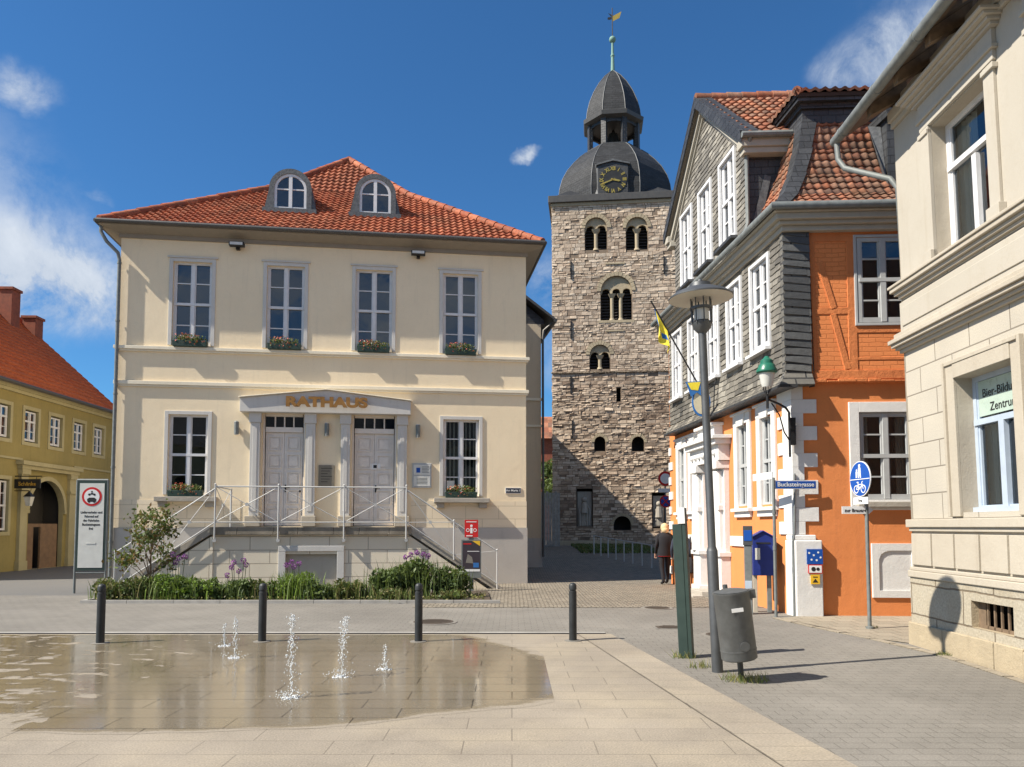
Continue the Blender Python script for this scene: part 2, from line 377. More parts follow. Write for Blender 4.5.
# ------------------------------------------------------------------ facade kit
def holed(mb, x0, x1, z0, z1, holes, reveal=.15, y=0., mi=0, mr=0, mint=1, deep=.7):
    """front face at y with openings; hole = (x0,x1,z0,z1[,arch]); each gets reveals and a dark room box behind"""
    xs = sorted({x0, x1, *[h[0] for h in holes], *[h[1] for h in holes]}); zs = sorted({z0, z1, *[h[2] for h in holes], *[h[3] for h in holes]})
    for i in range(len(xs)-1):
        for j in range(len(zs)-1):
            cx, cz = (xs[i]+xs[i+1])/2, (zs[j]+zs[j+1])/2
            if cx < x0 or cx > x1 or cz < z0 or cz > z1: continue
            if any(h[0] < cx < h[1] and h[2] < cz < h[3] for h in holes): continue
            mb.quad((xs[i], y, zs[j]), (xs[i+1], y, zs[j]), (xs[i+1], y, zs[j+1]), (xs[i], y, zs[j+1]), mi)
    for h in holes:
        a, b_, c, d = h[:4]; Y = y+reveal; zs_ = d
        if len(h) > 4:
            r = (b_-a)/2; zs_ = d-r; n = 14; pts = [((a+b_)/2-r*math.cos(PI*k/n), zs_+r*math.sin(PI*k/n)) for k in range(n+1)]
            for k in range(n):
                p, q = pts[k], pts[k+1]
                mb.quad((p[0], y, p[1]), (q[0], y, q[1]), (q[0], y, d), (p[0], y, d), mi)
                mb.quad((p[0], y, p[1]), (p[0], Y, p[1]), (q[0], Y, q[1]), (q[0], y, q[1]), mr)
        else: mb.quad((a, y, d), (a, Y, d), (b_, Y, d), (b_, y, d), mr)
        mb.quad((a, y, c), (a, Y, c), (a, Y, zs_), (a, y, zs_), mr); mb.quad((b_, y, c), (b_, y, zs_), (b_, Y, zs_), (b_, Y, c), mr)
        mb.quad((a, y, c), (b_, y, c), (b_, Y, c), (a, Y, c), mr)
        D = Y+deep; e = .12
        A, B, C, Dd = a-e, b_+e, c-e, d+e
        mb.quad((A, D, C), (B, D, C), (B, D, Dd), (A, D, Dd), mint)
        mb.quad((A, Y, C), (A, D, C), (A, D, Dd), (A, Y, Dd), mint); mb.quad((B, Y, C), (B, Y, Dd), (B, D, Dd), (B, D, C), mint)
        mb.quad((A, Y, Dd), (A, D, Dd), (B, D, Dd), (B, Y, Dd), mint); mb.quad((A, Y, C), (B, Y, C), (B, D, C), (A, D, C), mint)
def sash(fr, par, x0, x1, z0, z1, y, rows=(.25, .25, .25, .25), thick=(2,), cols=2, fm='white_frame', fw=.055, bar=.028, mull=.085, name='window', glass='glass', subbar=0, curtain=False):
    mb = MB(fm, M=fr); d = .07
    mb.box(x0, x0+fw, y, y+d, z0, z1); mb.box(x1-fw, x1, y, y+d, z0, z1)
    mb.box(x0+fw, x1-fw, y+.002, y+d, z0, z0+fw*1.3); mb.box(x0+fw, x1-fw, y+.002, y+d, z1-fw, z1)
    for c in range(1, cols):
        xc = x0+(x1-x0)*c/cols; mb.box(xc-mull/2, xc+mull/2, y-.012, y+d, z0+.01, z1-.01)
    zz = z0; hgt = z1-z0
    for i, r in enumerate(rows[:-1]):
        zz += r*hgt
        w = .07 if (i+1) in thick else bar
        yy = y-.018 if (i+1) in thick else y+.014
        mb.box(x0+.02, x1-.02, yy, y+.055, zz-w/2, zz+w/2)
    for c in range(cols):                                  # the casements' own stiles
        a = x0+(x1-x0)*c/cols+(fw if c == 0 else mull/2); b_ = x0+(x1-x0)*(c+1)/cols-(fw if c == cols-1 else mull/2)
        mb.box(a, a+.03, y+.012, y+.05, z0+.04, z1-.04); mb.box(b_-.03, b_, y+.012, y+.05, z0+.04, z1-.04)
        for k in range(subbar):
            xm = a+(b_-a)*(k+1)/(subbar+1); mb.box(xm-.01, xm+.01, y+.016, y+.05, z0+.04, z1-.04)
    w = mb.build(name, par)
    p = MB(glass, M=fr); p.quad((x0+.02, y+.04, z0+.02), (x1-.02, y+.04, z0+.02), (x1-.02, y+.04, z1-.02), (x0+.02, y+.04, z1-.02)); p.build('pane', w)
    if curtain:
        cm = MB('curtain', M=fr); W0 = x1-x0
        for xa, xb in ((x0+.03, x0+W0*(.24 if rows[0] < .6 else .40)), (x1-W0*(.24 if rows[0] < .6 else .40), x1-.03)):
            n = 8
            for q in range(n): a, c = xa+(xb-xa)*q/n, xa+(xb-xa)*(q+1)/n; cm.quad((a, y+.13+.025*(q % 2), z0+.02), (c, y+.13+.025*((q+1) % 2), z0+.02), (c, y+.13+.025*((q+1) % 2), z1-.02), (a, y+.13+.025*(q % 2), z1-.02))
        cm.build('curtain', w)
    return w
def surround(fr, par, x0, x1, z0, z1, w, y, d, mat, name='window_surround', bottom=True, ear=0.):
    mb = MB(mat, M=fr)
    mb.box(x0-w, x0, y-d, y+.01, z0-(w if bottom else 0), z1+w); mb.box(x1, x1+w, y-d, y+.01, z0-(w if bottom else 0), z1+w)
    mb.box(x0, x1, y-d, y+.01, z1, z1+w)
    if bottom: mb.box(x0, x1, y-d, y+.01, z0-w, z0)
    return mb.build(name, par, bevel=.006)
def tiled(par, poly, name, mat, tw=.20, ch=.30, amp=.042, saw=.045, under='soffit', thick=.08, off=(0, 0), nu=6, plain=False):
    """pantiles as real relief on a planar polygon (list of 3-d points, ccw seen from outside)"""
    P = [Vector(p) for p in poly]; n = (P[1]-P[0]).cross(P[-1]-P[0]).normalized()
    if n.z < 0: P.reverse(); n = -n
    u = Vector((0, 0, 1)).cross(n).normalized(); v = n.cross(u)
    us = [p.dot(u) for p in P]; vs = [p.dot(v) for p in P]; h0 = P[0].dot(n)
    nu0, nu1 = math.floor(min(us)/tw)-1, math.ceil(max(us)/tw)+1; v0 = min(vs); nv = math.ceil((max(vs)-v0)/ch)+1
    bm = bmesh.new(); uvl = bm.loops.layers.uv.new('UVMap')
    for j in range(nv):
        row = []
        for e in (0, 1):
            r = []
            for i in range((nu1-nu0)*nu+1):
                t = i/nu; ph = (t % 1.)
                w = math.cos(2*PI*ph)*.5+.5; w = w**1.4 if not plain else (0. if ph > .06 else -.25)
                jit = random.uniform(-.004, .004) if i % nu == 0 else 0
                hh = amp*w+(saw if e == 0 else 0)+jit
                vv = v0+(j+e)*ch-(.03 if e == 0 else 0)
                r.append(bm.verts.new(u*((nu0+t)*tw)+v*vv+n*(h0+hh)))
            row.append(r)
        for i in range((nu1-nu0)*nu):
            f = bm.faces.new((row[0][i], row[0][i+1], row[1][i+1], row[1][i])); f.smooth = True
            k = math.floor((i+.5)/nu+.5)+.01
            for l in f.loops: l[uvl].uv = (k+.4+off[0]*7, j+.5+off[1]*31)
        for i in range((nu1-nu0)*nu):              # the butt of the course
            a, b_ = row[0][i], row[0][i+1]
            c = bm.verts.new(b_.co-n*(saw+.012)); d = bm.verts.new(a.co-n*(saw+.012))
            f = bm.faces.new((d, c, b_, a))
            for l in f.loops: l[uvl].uv = (math.floor((i+.5)/nu+.5)+.41+off[0]*7, j+.5+off[1]*31)
    m = len(P)
    for i in range(m):
        a, b_ = P[i], P[(i+1) % m]; out = (b_-a).cross(n)
        if out.length < 1e-6: continue
        low = abs((b_-a).dot(v)) < .01 and (a.dot(v)-v0) < .01
        bmesh.ops.bisect_plane(bm, geom=bm.verts[:]+bm.edges[:]+bm.faces[:], plane_co=a+(out.normalized()*(.05 if low else 0)), plane_no=out.normalized(), clear_outer=True)
    bot = [bm.verts.new(p-n*.012) for p in P]; bo2 = [bm.verts.new(p-n*thick) for p in P]
    fs = [bm.faces.new(bot), bm.faces.new(bo2[::-1])]
    for i in range(m): fs.append(bm.faces.new((bot[i], bo2[i], bo2[(i+1) % m], bot[(i+1) % m])))
    for f in fs: f.material_index = 1
    me = bpy.data.meshes.new(name); bm.to_mesh(me); bm.free()
    me.materials.append(M[mat]); me.materials.append(M[under])
    o = bpy.data.objects.new(name, me); COL.objects.link(o); o.parent = par
    return o
def ridge(par, p0, p1, mat='tile_red', r=.12, seg=.38, name='ridge_tiles'):
    p0, p1 = Vector(p0), Vector(p1); L = (p1-p0).length; n = int(L/seg); d = (p1-p0)/n
    mb = MB(mat)
    for i in range(n):
        a = p0+d*i; z = random.uniform(-.006, .006)
        nf = len(mb.f); mb.tube([a+Vector((0, 0, z)), a+d*1.08+Vector((0, 0, z))], [r*1.1, r*.92], 10)
        for k in range(nf, len(mb.f)): mb.uvs[k] = [(i+.5, 77.5)]*len(mb.f[k])
    return mb.build(name, par, smooth=True)

def tint_mat(name, stops, rough, bstr, spec=.3, dark=(.1, .07, .05), nscale=9., dk=.5, streak=None):
    b = NB(name); at = b.n('ShaderNodeAttribute', _attribute_name='tint').outputs['Fac']
    cr = b.n('ShaderNodeValToRGB', Fac=at); e = cr.color_ramp.elements
    while len(e) < len(stops): e.new(1)
    for i, (p_, c) in enumerate(stops): e[i].position = p_; e[i].color = (*c, 1)
    p = b.pos(); n1 = b.noise(p, nscale, 6, .68); n2 = b.noise(p, nscale*5, 4, .6); n3 = b.noise(p, .5, 4, .6)
    col = b.mix(b.ramp(n1, .48, .72, 0, dk), cr.outputs[0], dark)
    col = b.mix(b.ramp(n2, .3, .7, .25, 0), col, dark)
    col = b.mix(1., col, b.mix(b.ramp(n3, .3, .7), (.82,)*3, (1.14,)*3), 'MULTIPLY')
    M[name] = b.pbr(col, rough, b.bump(b.math('ADD', n1, b.math('MULTIPLY', n2, .4)), bstr, .03), 0, spec)
tint_mat('rubble', [(0, (.24, .175, .13)), (.25, (.44, .335, .25)), (.6, (.60, .48, .365)), (1, (.72, .60, .47))], .95, .7, .1, (.15, .105, .075), 6., .45)
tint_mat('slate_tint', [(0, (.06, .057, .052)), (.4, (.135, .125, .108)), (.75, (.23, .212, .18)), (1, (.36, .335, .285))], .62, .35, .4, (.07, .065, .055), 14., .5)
tint_mat('slate_tint_dark', [(0, (.035, .037, .04)), (.5, (.085, .088, .09)), (1, (.20, .20, .19))], .5, .3, .5, (.03, .03, .03), 14., .5)
simple('mortar', (.24, .18, .13), .95, var=.4, ns=3, bstr=.6)
simple('cap_stone', (.27, .235, .185), .9, var=.5, ns=3, bstr=.4)
simple('curtain', (.55, .53, .47), .9)
def spans(x0, x1, z0, z1, holes, g=0.):
    """parts of [x0,x1] free of the holes that the row z0..z1 meets"""
    out = [(x0, x1)]
    for h in holes:
        if h[3]+g <= z0+.01 or h[2]-g >= z1-.01: continue
        new = []
        for a, b_ in out:
            if h[1]+g <= a or h[0]-g >= b_: new.append((a, b_)); continue
            if h[0]-g-a > .04: new.append((a, h[0]-g))
            if b_-h[1]-g > .04: new.append((h[1]+g, b_))
        out = new
    return out
def rubble(mb, x0, x1, z0, z1, holes, y=0., seed=3):
    random.seed(seed); z = z0
    while z < z1:
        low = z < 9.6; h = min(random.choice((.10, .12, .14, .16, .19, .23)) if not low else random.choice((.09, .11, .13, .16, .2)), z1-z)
        for a, b_ in spans(x0, x1, z, z+h, holes, .02):
            x = a
            while x < b_-.02:
                L = min(random.uniform(.12, .50)*(1 if h < .2 else 1.25), b_-x)
                if b_-x-L < .10: L = b_-x
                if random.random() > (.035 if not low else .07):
                    g = random.uniform(.006, .018); j = lambda: random.uniform(-.014, .014); p = lambda: y-(.012+abs(random.gauss(0, .017 if not low else .028)))
                    F = [(x+g+j()*.5, p(), z+g+j()), (x+L-g+j()*.5, p(), z+g+j()), (x+L-g+j()*.5, p(), z+h-g+j()), (x+g+j()*.5, p(), z+h-g+j())]
                    Bk = [(q[0], y+.01, q[2]) for q in F]
                    reg = mnoise.noise(Vector((x*.35, z*.35, 2.)))*.5+mnoise.noise(Vector((x*1.3, z*1.6, 7.)))*.35
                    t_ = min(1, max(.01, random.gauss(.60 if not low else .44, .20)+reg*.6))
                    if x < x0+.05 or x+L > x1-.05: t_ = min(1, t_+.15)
                    mb.add(F+Bk, [(0, 1, 2, 3), (1, 0, 4, 5), (2, 1, 5, 6), (3, 2, 6, 7), (0, 3, 7, 4)], 0, t_)
                x += L
        z += h
def shingles(mb, x0, x1, z0, z1, holes, y, w, h, seed=1, clip=None, cut=0., lo=.5, mi=0):
    random.seed(seed); z = z0; k = 0
    while z < z1-.02:
        a0, b0 = (x0, x1) if clip is None else clip(z+h*.5)
        for a, b_ in spans(a0, b0, z, z+h, holes):
            x = a-(w*.5 if k % 2 else 0)*(b0-a0 > w*1.5); 
            while x < b_:
                ww = w*random.uniform(.85, 1.15); xa, xb = max(x, a), min(x+ww, b_)
                if xb-xa > .02:
                    o = random.uniform(.014, .026); zz = min(z+h*1.05, z1+.01); j = random.uniform(-.010, .010); sl = random.uniform(-.012, .012); c = cut*(xb-xa)
                    reg = mnoise.noise(Vector((x*.8, z*.8, y*9)))*.45+mnoise.noise(Vector((x*3., z*.9, 4.)))*.25
                    t_ = min(1, max(.01, random.gauss(lo, .17)+reg))
                    P = [(xa+.003, y-o, z+j+sl+c), (xb-.003, y-o, z+j-sl), (xb-.003, y-.004, zz), (xa+.003, y-.004, zz), (xa+.003, y-.002, z+j+sl+c), (xb-.003, y-.002, z+j-sl)]
                    mb.add(P, [(0, 1, 2, 3), (1, 0, 4, 5), (0, 3, 4), (1, 5, 2)], mi, t_)
                x += ww
        z += h; k += 1

# ------------------------------------------------------------------ ground
def sm(a, b_, x):
    t = min(1, max(0, (x-a)/(b_-a))); return t*t*(3-2*t)
def gz(x, y): return .6*sm(23, 42, y)*sm(-14, -1, x)
def sheet(name, poly, mat, z=0., step=None, warp=False):
    if not warp:
        mb = MB(mat); mb.add([(x, y, z) for x, y in poly], [tuple(range(len(poly)))])
    else:
        (x0, y0), (x1, y1) = poly; nx = max(1, int((x1-x0)/step)); ny = max(1, int((y1-y0)/step)); mb = MB(mat)
        V = [(x0+(x1-x0)*i/nx, y0+(y1-y0)*j/ny) for j in range(ny+1) for i in range(nx+1)]
        mb.add([(x, y, gz(x, y)+z) for x, y in V], [(j*(nx+1)+i, j*(nx+1)+i+1, (j+1)*(nx+1)+i+1, (j+1)*(nx+1)+i) for j in range(ny) for i in range(nx)])
    return tag(mb.build(name, smooth=warp), kind='structure')
# one sheet to the horizon, fine where the street climbs to the church
mb = MB('earth')
xs = [-900, -200, -60]+[x for x in range(-30, 22, 2)]+[60, 200, 900]; ys = [-300, -60, -15]+[y for y in range(0, 62, 2)]+[90, 200, 500, 1500]
mb.add([(x, y, gz(x, y)-.03) for y in ys for x in xs], [(j*len(xs)+i, j*len(xs)+i+1, (j+1)*len(xs)+i+1, (j+1)*len(xs)+i) for j in range(len(ys)-1) for i in range(len(xs)-1)])
tag(mb.build('ground', smooth=True), kind='structure')
sheet('pavement', [(-24, -8), (12, -8), (12, 16.3), (.2, 16.3), (-.2, 17.9), (-24, 17.9)], 'grey_paver', .0)
sheet('road', [(-40, 17.9), (-.2, 17.9), (-.6, 21), (-10, 24), (-12, 70), (-40, 70)], 'asphalt', -.004)
sheet('cobbled_street', [(-2, 15.2), (16, 48)], 'cobble', .006, .5, True)
bx = lambda y: 1.5+(11.46-y)*.133
sheet('plaza', [(-24, -8), (bx(-8), -8), (bx(11.46), 11.46), (-24, 11.46)], 'plaza_slab', .004)
mb = MB('plaza_slab'); mb.add([(bx(-8)-.50, -8, .008), (bx(-8)-.012, -8, .008), (bx(11.46)-.012, 11.44, .008), (bx(11.46)-.50, 11.44, .008)], [(0, 1, 2, 3)], uv=[[(0, 0), (.33, 0), (.33, 19.4), (0, 19.4)]])
tag(mb.build('plaza_border'), kind='structure')
mb = MB('sign_black')                                     # thin joint beside the border course
mb.add([(bx(-8)-.513, -8, .007), (bx(-8)-.506, -8, .007), (bx(11.46)-.506, 11.44, .007), (bx(11.46)-.513, 11.44, .007)], [(0, 1, 2, 3)]); tag(mb.build('paving_joint'), kind='structure')
# slot drain along the plaza's edge
mb = MB('black_iron', 'kerb_stone')
x = -24.
mb.box(-24, 1.42, 11.47, 11.53, -.05, .012, 0); mb.box(-24, 1.42, 11.535, 11.66, -.05, .009, 1)
tag(mb.build('drain_channel'), 'long black slotted drain channel along the far edge of the light plaza', 'drain')
# sandy walk in front of the orange house and cobble edging
sheet('footpath', [(5.2, 13.72), (4.75, 13.4), (5.3, 10.9), (5.55, 10.5), (9, 10.6), (9, 14.0)], 'path_slab', .010)
mb = MB('path_slab')
pts = [(4.68, 13.45), (4.9, 12.2), (5.22, 10.95), (5.42, 9.6), (5.36, 8.2), (5.28, 6.0)]
for i in range(len(pts)-1):
    a, c = Vector(pts[i]), Vector(pts[i+1]); n_ = max(1, int((c-a).length/.45))
    for k in range(n_):
        p, q = a.lerp(c, (k+.03)/n_), a.lerp(c, (k+.97)/n_); nn = Vector((-(q-p).y, (q-p).x)).normalized()*.06
        mb.plate([tuple(p-nn), tuple(p+nn), tuple(q+nn), tuple(q-nn)][::-1], -.03, .014+random.uniform(-.002, .002))
tag(mb.build('kerb_strip'), kind='structure')
# manholes and drain covers in the paving
def cover(x, y, r, label, sq=False):
    t = thing('manhole_cover', label, 'manhole cover', (x, y, .002))
    a = MB('grey_block'); 
    if sq: a.box(-r-.05, r+.05, -r*.6-.05, r*.6+.05, -.02, .006)
    else: a.lathe([(r+.07, -.02), (r+.07, .007), (.01, .007)], n=28)
    a.build('surround', t)
    c = MB('rust')
    if sq: c.box(-r, r, -r*.6, r*.6, -.02, .012)
    else: c.lathe([(r, -.02), (r, .012), (r-.03, .014), (.01, .012)], n=28)
    for k in range(-3, 4):
        w = math.sqrt(max(0, .8-(k/4)**2))*r*(1 if not sq else .9); c.box(-w, w, k*r*.2-.012, k*r*.2+.012, .01, .019)
    c.build('lid', t)
cover(-1.34, 12.9, .34, 'round rusty manhole cover in the grey paving behind a bollard')
cover(2.55, 12.2, .22, 'small square iron cover in paving near the plaza corner', True)
cover(3.18, 11.35, .27, 'round iron cover in paving behind the litter bin')
cover(2.9, 15.1, .25, 'round iron cover at the edge of the cobbled street')

# thin water film on the slabs (marching squares on a shape with a ragged left)
def wet(x, y):
    n = mnoise.noise(Vector((x*.9, y*.9, 3.))); n2 = mnoise.noise(Vector((x*3.1, y*5., 8.)))
    cx, cy = -3.6, 7.9
    right = 1-((x-cx)/4.15)**2*(1 if x > cx else .18)-((y-cy)/(1.85 if y < cy else 4.6))**2*(1 if x > cx-.5 or y > cy else .75)
    d = right+n*.10+n2*.035
    if x < -3.9:
        m = .8*mnoise.noise(Vector((x*2.0, y*4.6, 1.)))+.6*mnoise.noise(Vector((x*5.5, y*12., 5.)))+.35*mnoise.noise(Vector((x*13, y*24., 9.)))
        d = min(d, .10+m*.95+(x+6.6)*.13+(y-8.6)*.10)
    if x < -4.0 and y < 6.65: d -= (6.65-y)*1.2
    return d
mb = MB('wet_slab'); st = .045
nx = int(8.6/st); ny = int(5.6/st); X0, Y0 = -8.2, 5.8
G = [[wet(X0+i*st, Y0+j*st) if Y0+j*st < 11.40 else -1 for i in range(nx+1)] for j in range(ny+1)]
vid = {}; VV = []; FF = []
def gv(key, x, y):
    if key not in vid: vid[key] = len(VV); VV.append((x, y, .0056))
    return vid[key]
for j in range(ny):
    for i in range(nx):
        cs = [(i, j), (i+1, j), (i+1, j+1), (i, j+1)]; val = [G[b_][a] for a, b_ in cs]; poly = []
        for k in range(4):
            (a, b_), va = cs[k], val[k]; (c, d), vb = cs[(k+1) % 4], val[(k+1) % 4]
            if va > -.10: poly.append(gv((a, b_), X0+a*st, Y0+b_*st))
            if (va > -.10) != (vb > -.10):
                t = (va+.10)/(va-vb); key = tuple(sorted([(a, b_), (c, d)])); poly.append(gv(key, X0+(a+(c-a)*t)*st, Y0+(b_+(d-b_)*t)*st))
        if len(poly) > 2: FF.append(tuple(poly))
mb.add(VV, FF); wo = tag(mb.build('water'), kind='structure')
at = wo.data.attributes.new('wet', 'FLOAT', 'POINT'); at.data.foreach_set('value', [wet(x, y) for x, y, z in VV])

# ------------------------------------------------------------------ town hall
A0 = R(7.66)
H = thing('town_hall', 'cream two storey town hall with red tiled hip roof and gold lettering over twin doors', 'town hall', (-10.74, 20.2, 0), A0)
WX = 11.25; DP = 12.
UP = [(1.29, 2.50), (3.80, 5.01), (6.25, 7.46), (8.73, 9.93)]; LOW = [(1.27, 2.49), (8.76, 9.97)]
DR = [(3.84, 4.99), (6.28, 7.52)]
mb = MB('cream', 'interior', 'cream_pale')
holed(mb, 0, WX, 1.62, 9.75, [(a+.09, b_-.09, 6.62, 8.97) for a, b_ in UP]+[(a+.09, b_-.09, 2.5, 4.70) for a, b_ in LOW]+[(a, b_, 1.64, 4.78) for a, b_ in DR], .17, mr=0)
mb.quad((WX, 0, 0), (WX, DP, 0), (WX, DP, 9.75), (WX, 0, 9.75)); mb.quad((0, DP, 0), (0, 0, 0), (0, 0, 9.75), (0, DP, 9.75)); mb.quad((WX, DP, 0), (0, DP, 0), (0, DP, 9.75), (WX, DP, 9.75))
mb.quad((0, 0, 0), (WX, 0, 0), (WX, 0, 1.62), (0, 0, 1.62))
mb.build('wall', H)
mb = MB('plinth_grey'); mb.box(-.03, WX+.03, -.035, .0, -.1, 1.60); mb.box(WX, WX+.035, .0, DP, -.1, 1.60); mb.box(-.035, -.001, 0, DP, -.1, 1.60); mb.build('plinth', H)
mb = MB('scored_cream'); mb.box(-.012, 3.3, -.012, .0, 1.605, 2.36); mb.box(7.95, WX+.012, -.012, 0, 1.605, 2.36); mb.build('scored_band', H)
for z0, z1, d in ((5.50, 5.60, .075), (6.47, 6.56, .095)):
    mb = MB('cream_pale'); mb.box(-d, WX+d, -d, -.001, z0, z1); mb.box(-d*.6, WX+d*.6, -d*.6, -.0012, z0-.05, z0-.002); mb.box(WX+.001, WX+d, 0, DP, z0, z1); mb.build('string_course', H, bevel=.008)
for a, b_ in UP:
    w = sash(ID, H, a+.09, b_-.09, 6.62, 8.97, .085); surround(ID, w, a+.09, b_-.09, 6.62, 8.97, .10, 0, .028, 'lintel_grey', bottom=False)
    m2 = MB('lintel_grey'); m2.box(a-.06, b_+.06, -.06, .0, 9.072, 9.11); m2.build('window_head', w)
for i, (a, b_) in enumerate(LOW):
    w = sash(ID, H, a+.09, b_-.09, 2.5, 4.70, .085); surround(ID, w, a+.09, b_-.09, 2.5, 4.70, .10, 0, .028, 'lintel_grey', bottom=False)
    m2 = MB('stone_grey'); m2.box(a-.17, b_+.2, -.24, .0, 2.31, 2.44); m2.box(a-.10, a+.12, -.14, 0, 2.16, 2.308); m2.box(b_-.09, b_+.13, -.14, 0, 2.16, 2.308); m2.build('sill', w, bevel=.01)
    if i == 1:
        m3 = MB('blind')
        for k in range(9):
            x = a+.16+k*.115; m3.box(x, x+.05, .27+.02*(k % 2), .28+.02*(k % 2), 2.5, 4.7)
        m3.build('blind', w)
        m3 = MB('paper'); m3.box(a+.2, a+.42, .115, .12, 2.72, 2.95); m3.build('notice', w)
# doors: pilasters, stone feet, transom lights, panelled leaves
mb = MB('lintel_grey')
for a, b_ in ((3.54, 3.80), (5.03, 5.29), (5.99, 6.24), (7.56, 7.82)):
    mb.box(a, b_, -.13, .0, 1.93, 4.50); mb.box(a-.03, b_+.03, -.16, 0., 4.503, 4.78)
    mb.box(a+.07, b_-.07, -.142, -.12, 2.05, 4.38)
mb.build('pilasters', H, bevel=.006)
mb = MB('stone_trim')
for a, b_ in ((3.44, 3.86), (4.95, 5.34), (5.93, 6.30), (7.48, 7.9)): mb.box(a, b_, -.2, 0., 1.63, 1.927)
mb.build('pilaster_feet', H, bevel=.015)
mb = MB('lintel_grey', 'cream_pale')
mb.prism([(3.28, 4.783), (7.92, 4.783), (7.92, 5.16), (5.6, 5.42), (3.28, 5.16)], -.27, 0)
mb.prism([(3.25, 5.163), (5.6, 5.424), (7.95, 5.163), (7.95, 5.19), (5.6, 5.45), (3.25, 5.19)], -.33, 0, 1)
mb.build('door_canopy', H, bevel=.008)
text('lettering', 'RATHAUS', .36, 'gold', H, T(5.62, -.40, 5.05), .03, .02, sx=1.38)
for i, (a, b_) in enumerate(DR):
    mb = MB('door_paint'); y = .16
    mb.box(a, a+.05, y-.06, y+.06, 1.65, 4.78); mb.box(b_-.05, b_, y-.06, y+.06, 1.65, 4.78); mb.box(a+.07, b_-.07, y-.058, y+.06, 4.71, 4.78); mb.box(a+.07, b_-.07, y-.07, y+.06, 4.27, 4.41)
    for k in range(1, 4):
        x = a+.07+(b_-a-.14)*k/4; mb.box(x-.018, x+.018, y-.04, y+.03, 4.41, 4.71)
    fr_ = mb.build('door', H, bevel=.004)
    p = MB('glass'); p.quad((a+.07, y, 4.41), (b_-.07, y, 4.41), (b_-.07, y, 4.71), (a+.07, y, 4.71)); p.build('pane', fr_)
    m = (a+b_)/2
    for (c, d) in ((a+.072, m-.004), (m+.004, b_-.072)):
        lf = MB('door_paint'); lf.box(c, d, y, y+.05, 1.66, 4.265)
        wd = d-c
        for k in range(5):
            z0 = 1.76+k*.5; z1 = z0+.40
            lf.box(c+.07, c+.095, y-.03, y+.001, z0, z1); lf.box(d-.095, d-.07, y-.03, y+.001, z0, z1); lf.box(c+.095, d-.095, y-.029, y+.001, z0, z0+.025); lf.box(c+.095, d-.095, y-.029, y+.001, z1-.025, z1)
            lf.box(c+.14, d-.14, y-.022, y+.001, z0+.07, z1-.07)
        lf.build('leaf', fr_)
    hd = MB('black_iron'); hd.tube([(m+.05, y-.05, 2.72), (m+.17, y-.05, 2.72)], .011); hd.box(m+.03, m+.07, y-.03, y-.001, 2.6, 2.8)
    if i == 0:
        for z in (2.62, 2.74): hd.ball((b_-.13, y-.02, z), .03)
    hd.build('handle', fr_)
    if i == 1:
        q = MB('sign_white', 'sign_black'); q.box(m-.12, m+.18, y-.026, y-.019, 3.25, 3.42); q.box(m-.02, m+.08, y-.03, y-.026, 3.29, 3.38, 1); q.build('notice', fr_)
# soffit, gutter, roof
OV = .42; ZE = 9.82
mb = MB('soffit')
o = OV+.02
for (p, q, r_, s_) in (((0, 0), (WX, 0), (WX+o, -o), (-o, -o)), ((WX, 0), (WX, DP), (WX+o, DP+o), (WX+o, -o)), ((0, DP), (0, 0), (-o, -o), (-o, DP+o))):
    mb.quad((*p, 9.66), (*s_, 9.77), (*r_, 9.77), (*q, 9.66)); mb.quad((*s_, 9.77), (*s_, 9.85), (*r_, 9.85), (*r_, 9.77))
mb.box(-.05, WX+.05, -.05, -.001, 9.56, 9.67)
mb.build('soffit', H)
mb = MB('gutter')
for p, q in (((-o-.05, -o-.05, 9.84), (WX+o+.05, -o-.05, 9.84)), ((WX+o+.05, -o-.05, 9.84), (WX+o+.05, DP+o, 9.84)), ((-o-.05, -o-.05, 9.84), (-o-.05, DP+o, 9.84))): mb.tube([p, q], .06, 10)
mb.build('gutter', H, smooth=True)
for side in (-1,):
    mb = MB('zinc'); mb.tube([(-o+.02, -o+.15, 9.82), (-o+.02, -o+.15, 9.6), (-.28, -.26, 9.35), (-.04, -.10, 9.1), (.0, -.09, 8.9), (.0, -.09, .3)], .048, 10)
    for z in (1.2, 3.2, 5.2, 7.2, 8.8): mb.tube([(.0, -.09, z), (.0, -.09, z+.05)], .058, 10)
    mb.build('downpipe', H, smooth=True)
e0, e1, e2 = (-OV, -OV, ZE), None, None
def hp(i, side, back=False):        # hip line point at inset i
    z = ZE+(i*.745 if i < 3.9 else 3.9*.75+(i-3.9)*1.0)
    return (-OV+i if side == 'l' else WX+OV-i, DP+OV-i if back else -OV+i, z)
HM = WX/2+OV
tiled(H, [hp(0, 'l'), hp(0, 'r'), hp(3.9, 'r'), hp(3.9, 'l')], 'roof', 'tile_red')
tiled(H, [hp(3.9, 'l'), hp(3.9, 'r'), hp(HM, 'l')], 'upper_roof', 'tile_red', off=(1, 1))
for s_, nm in (('r', 'side_roof'), ('l', 'side_roof')):
    a, b_, c, d = hp(0, s_), hp(3.9, s_), hp(3.9, s_, True), hp(0, s_, True)
    tiled(H, [a, b_, c, d], nm, 'tile_red', nu=4, off=(2, 1)); pk = hp(HM, s_); bk = (pk[0], DP-.5, pk[2])
    tiled(H, [b_, pk, bk, c], nm, 'tile_red', nu=4, off=(3, 1))
for s_ in 'lr':
    z = .05; up = lambda p: (p[0], p[1], p[2]+z)
    ridge(H, up(hp(0, s_)), up(hp(3.9, s_))); ridge(H, up(hp(3.9, s_)), up(hp(HM, s_)))
ridge(H, (HM-OV, HM-OV, hp(HM, 'l')[2]+.05), (HM-OV, DP-.5, hp(HM, 'l')[2]+.05))
mb = MB('black_iron')
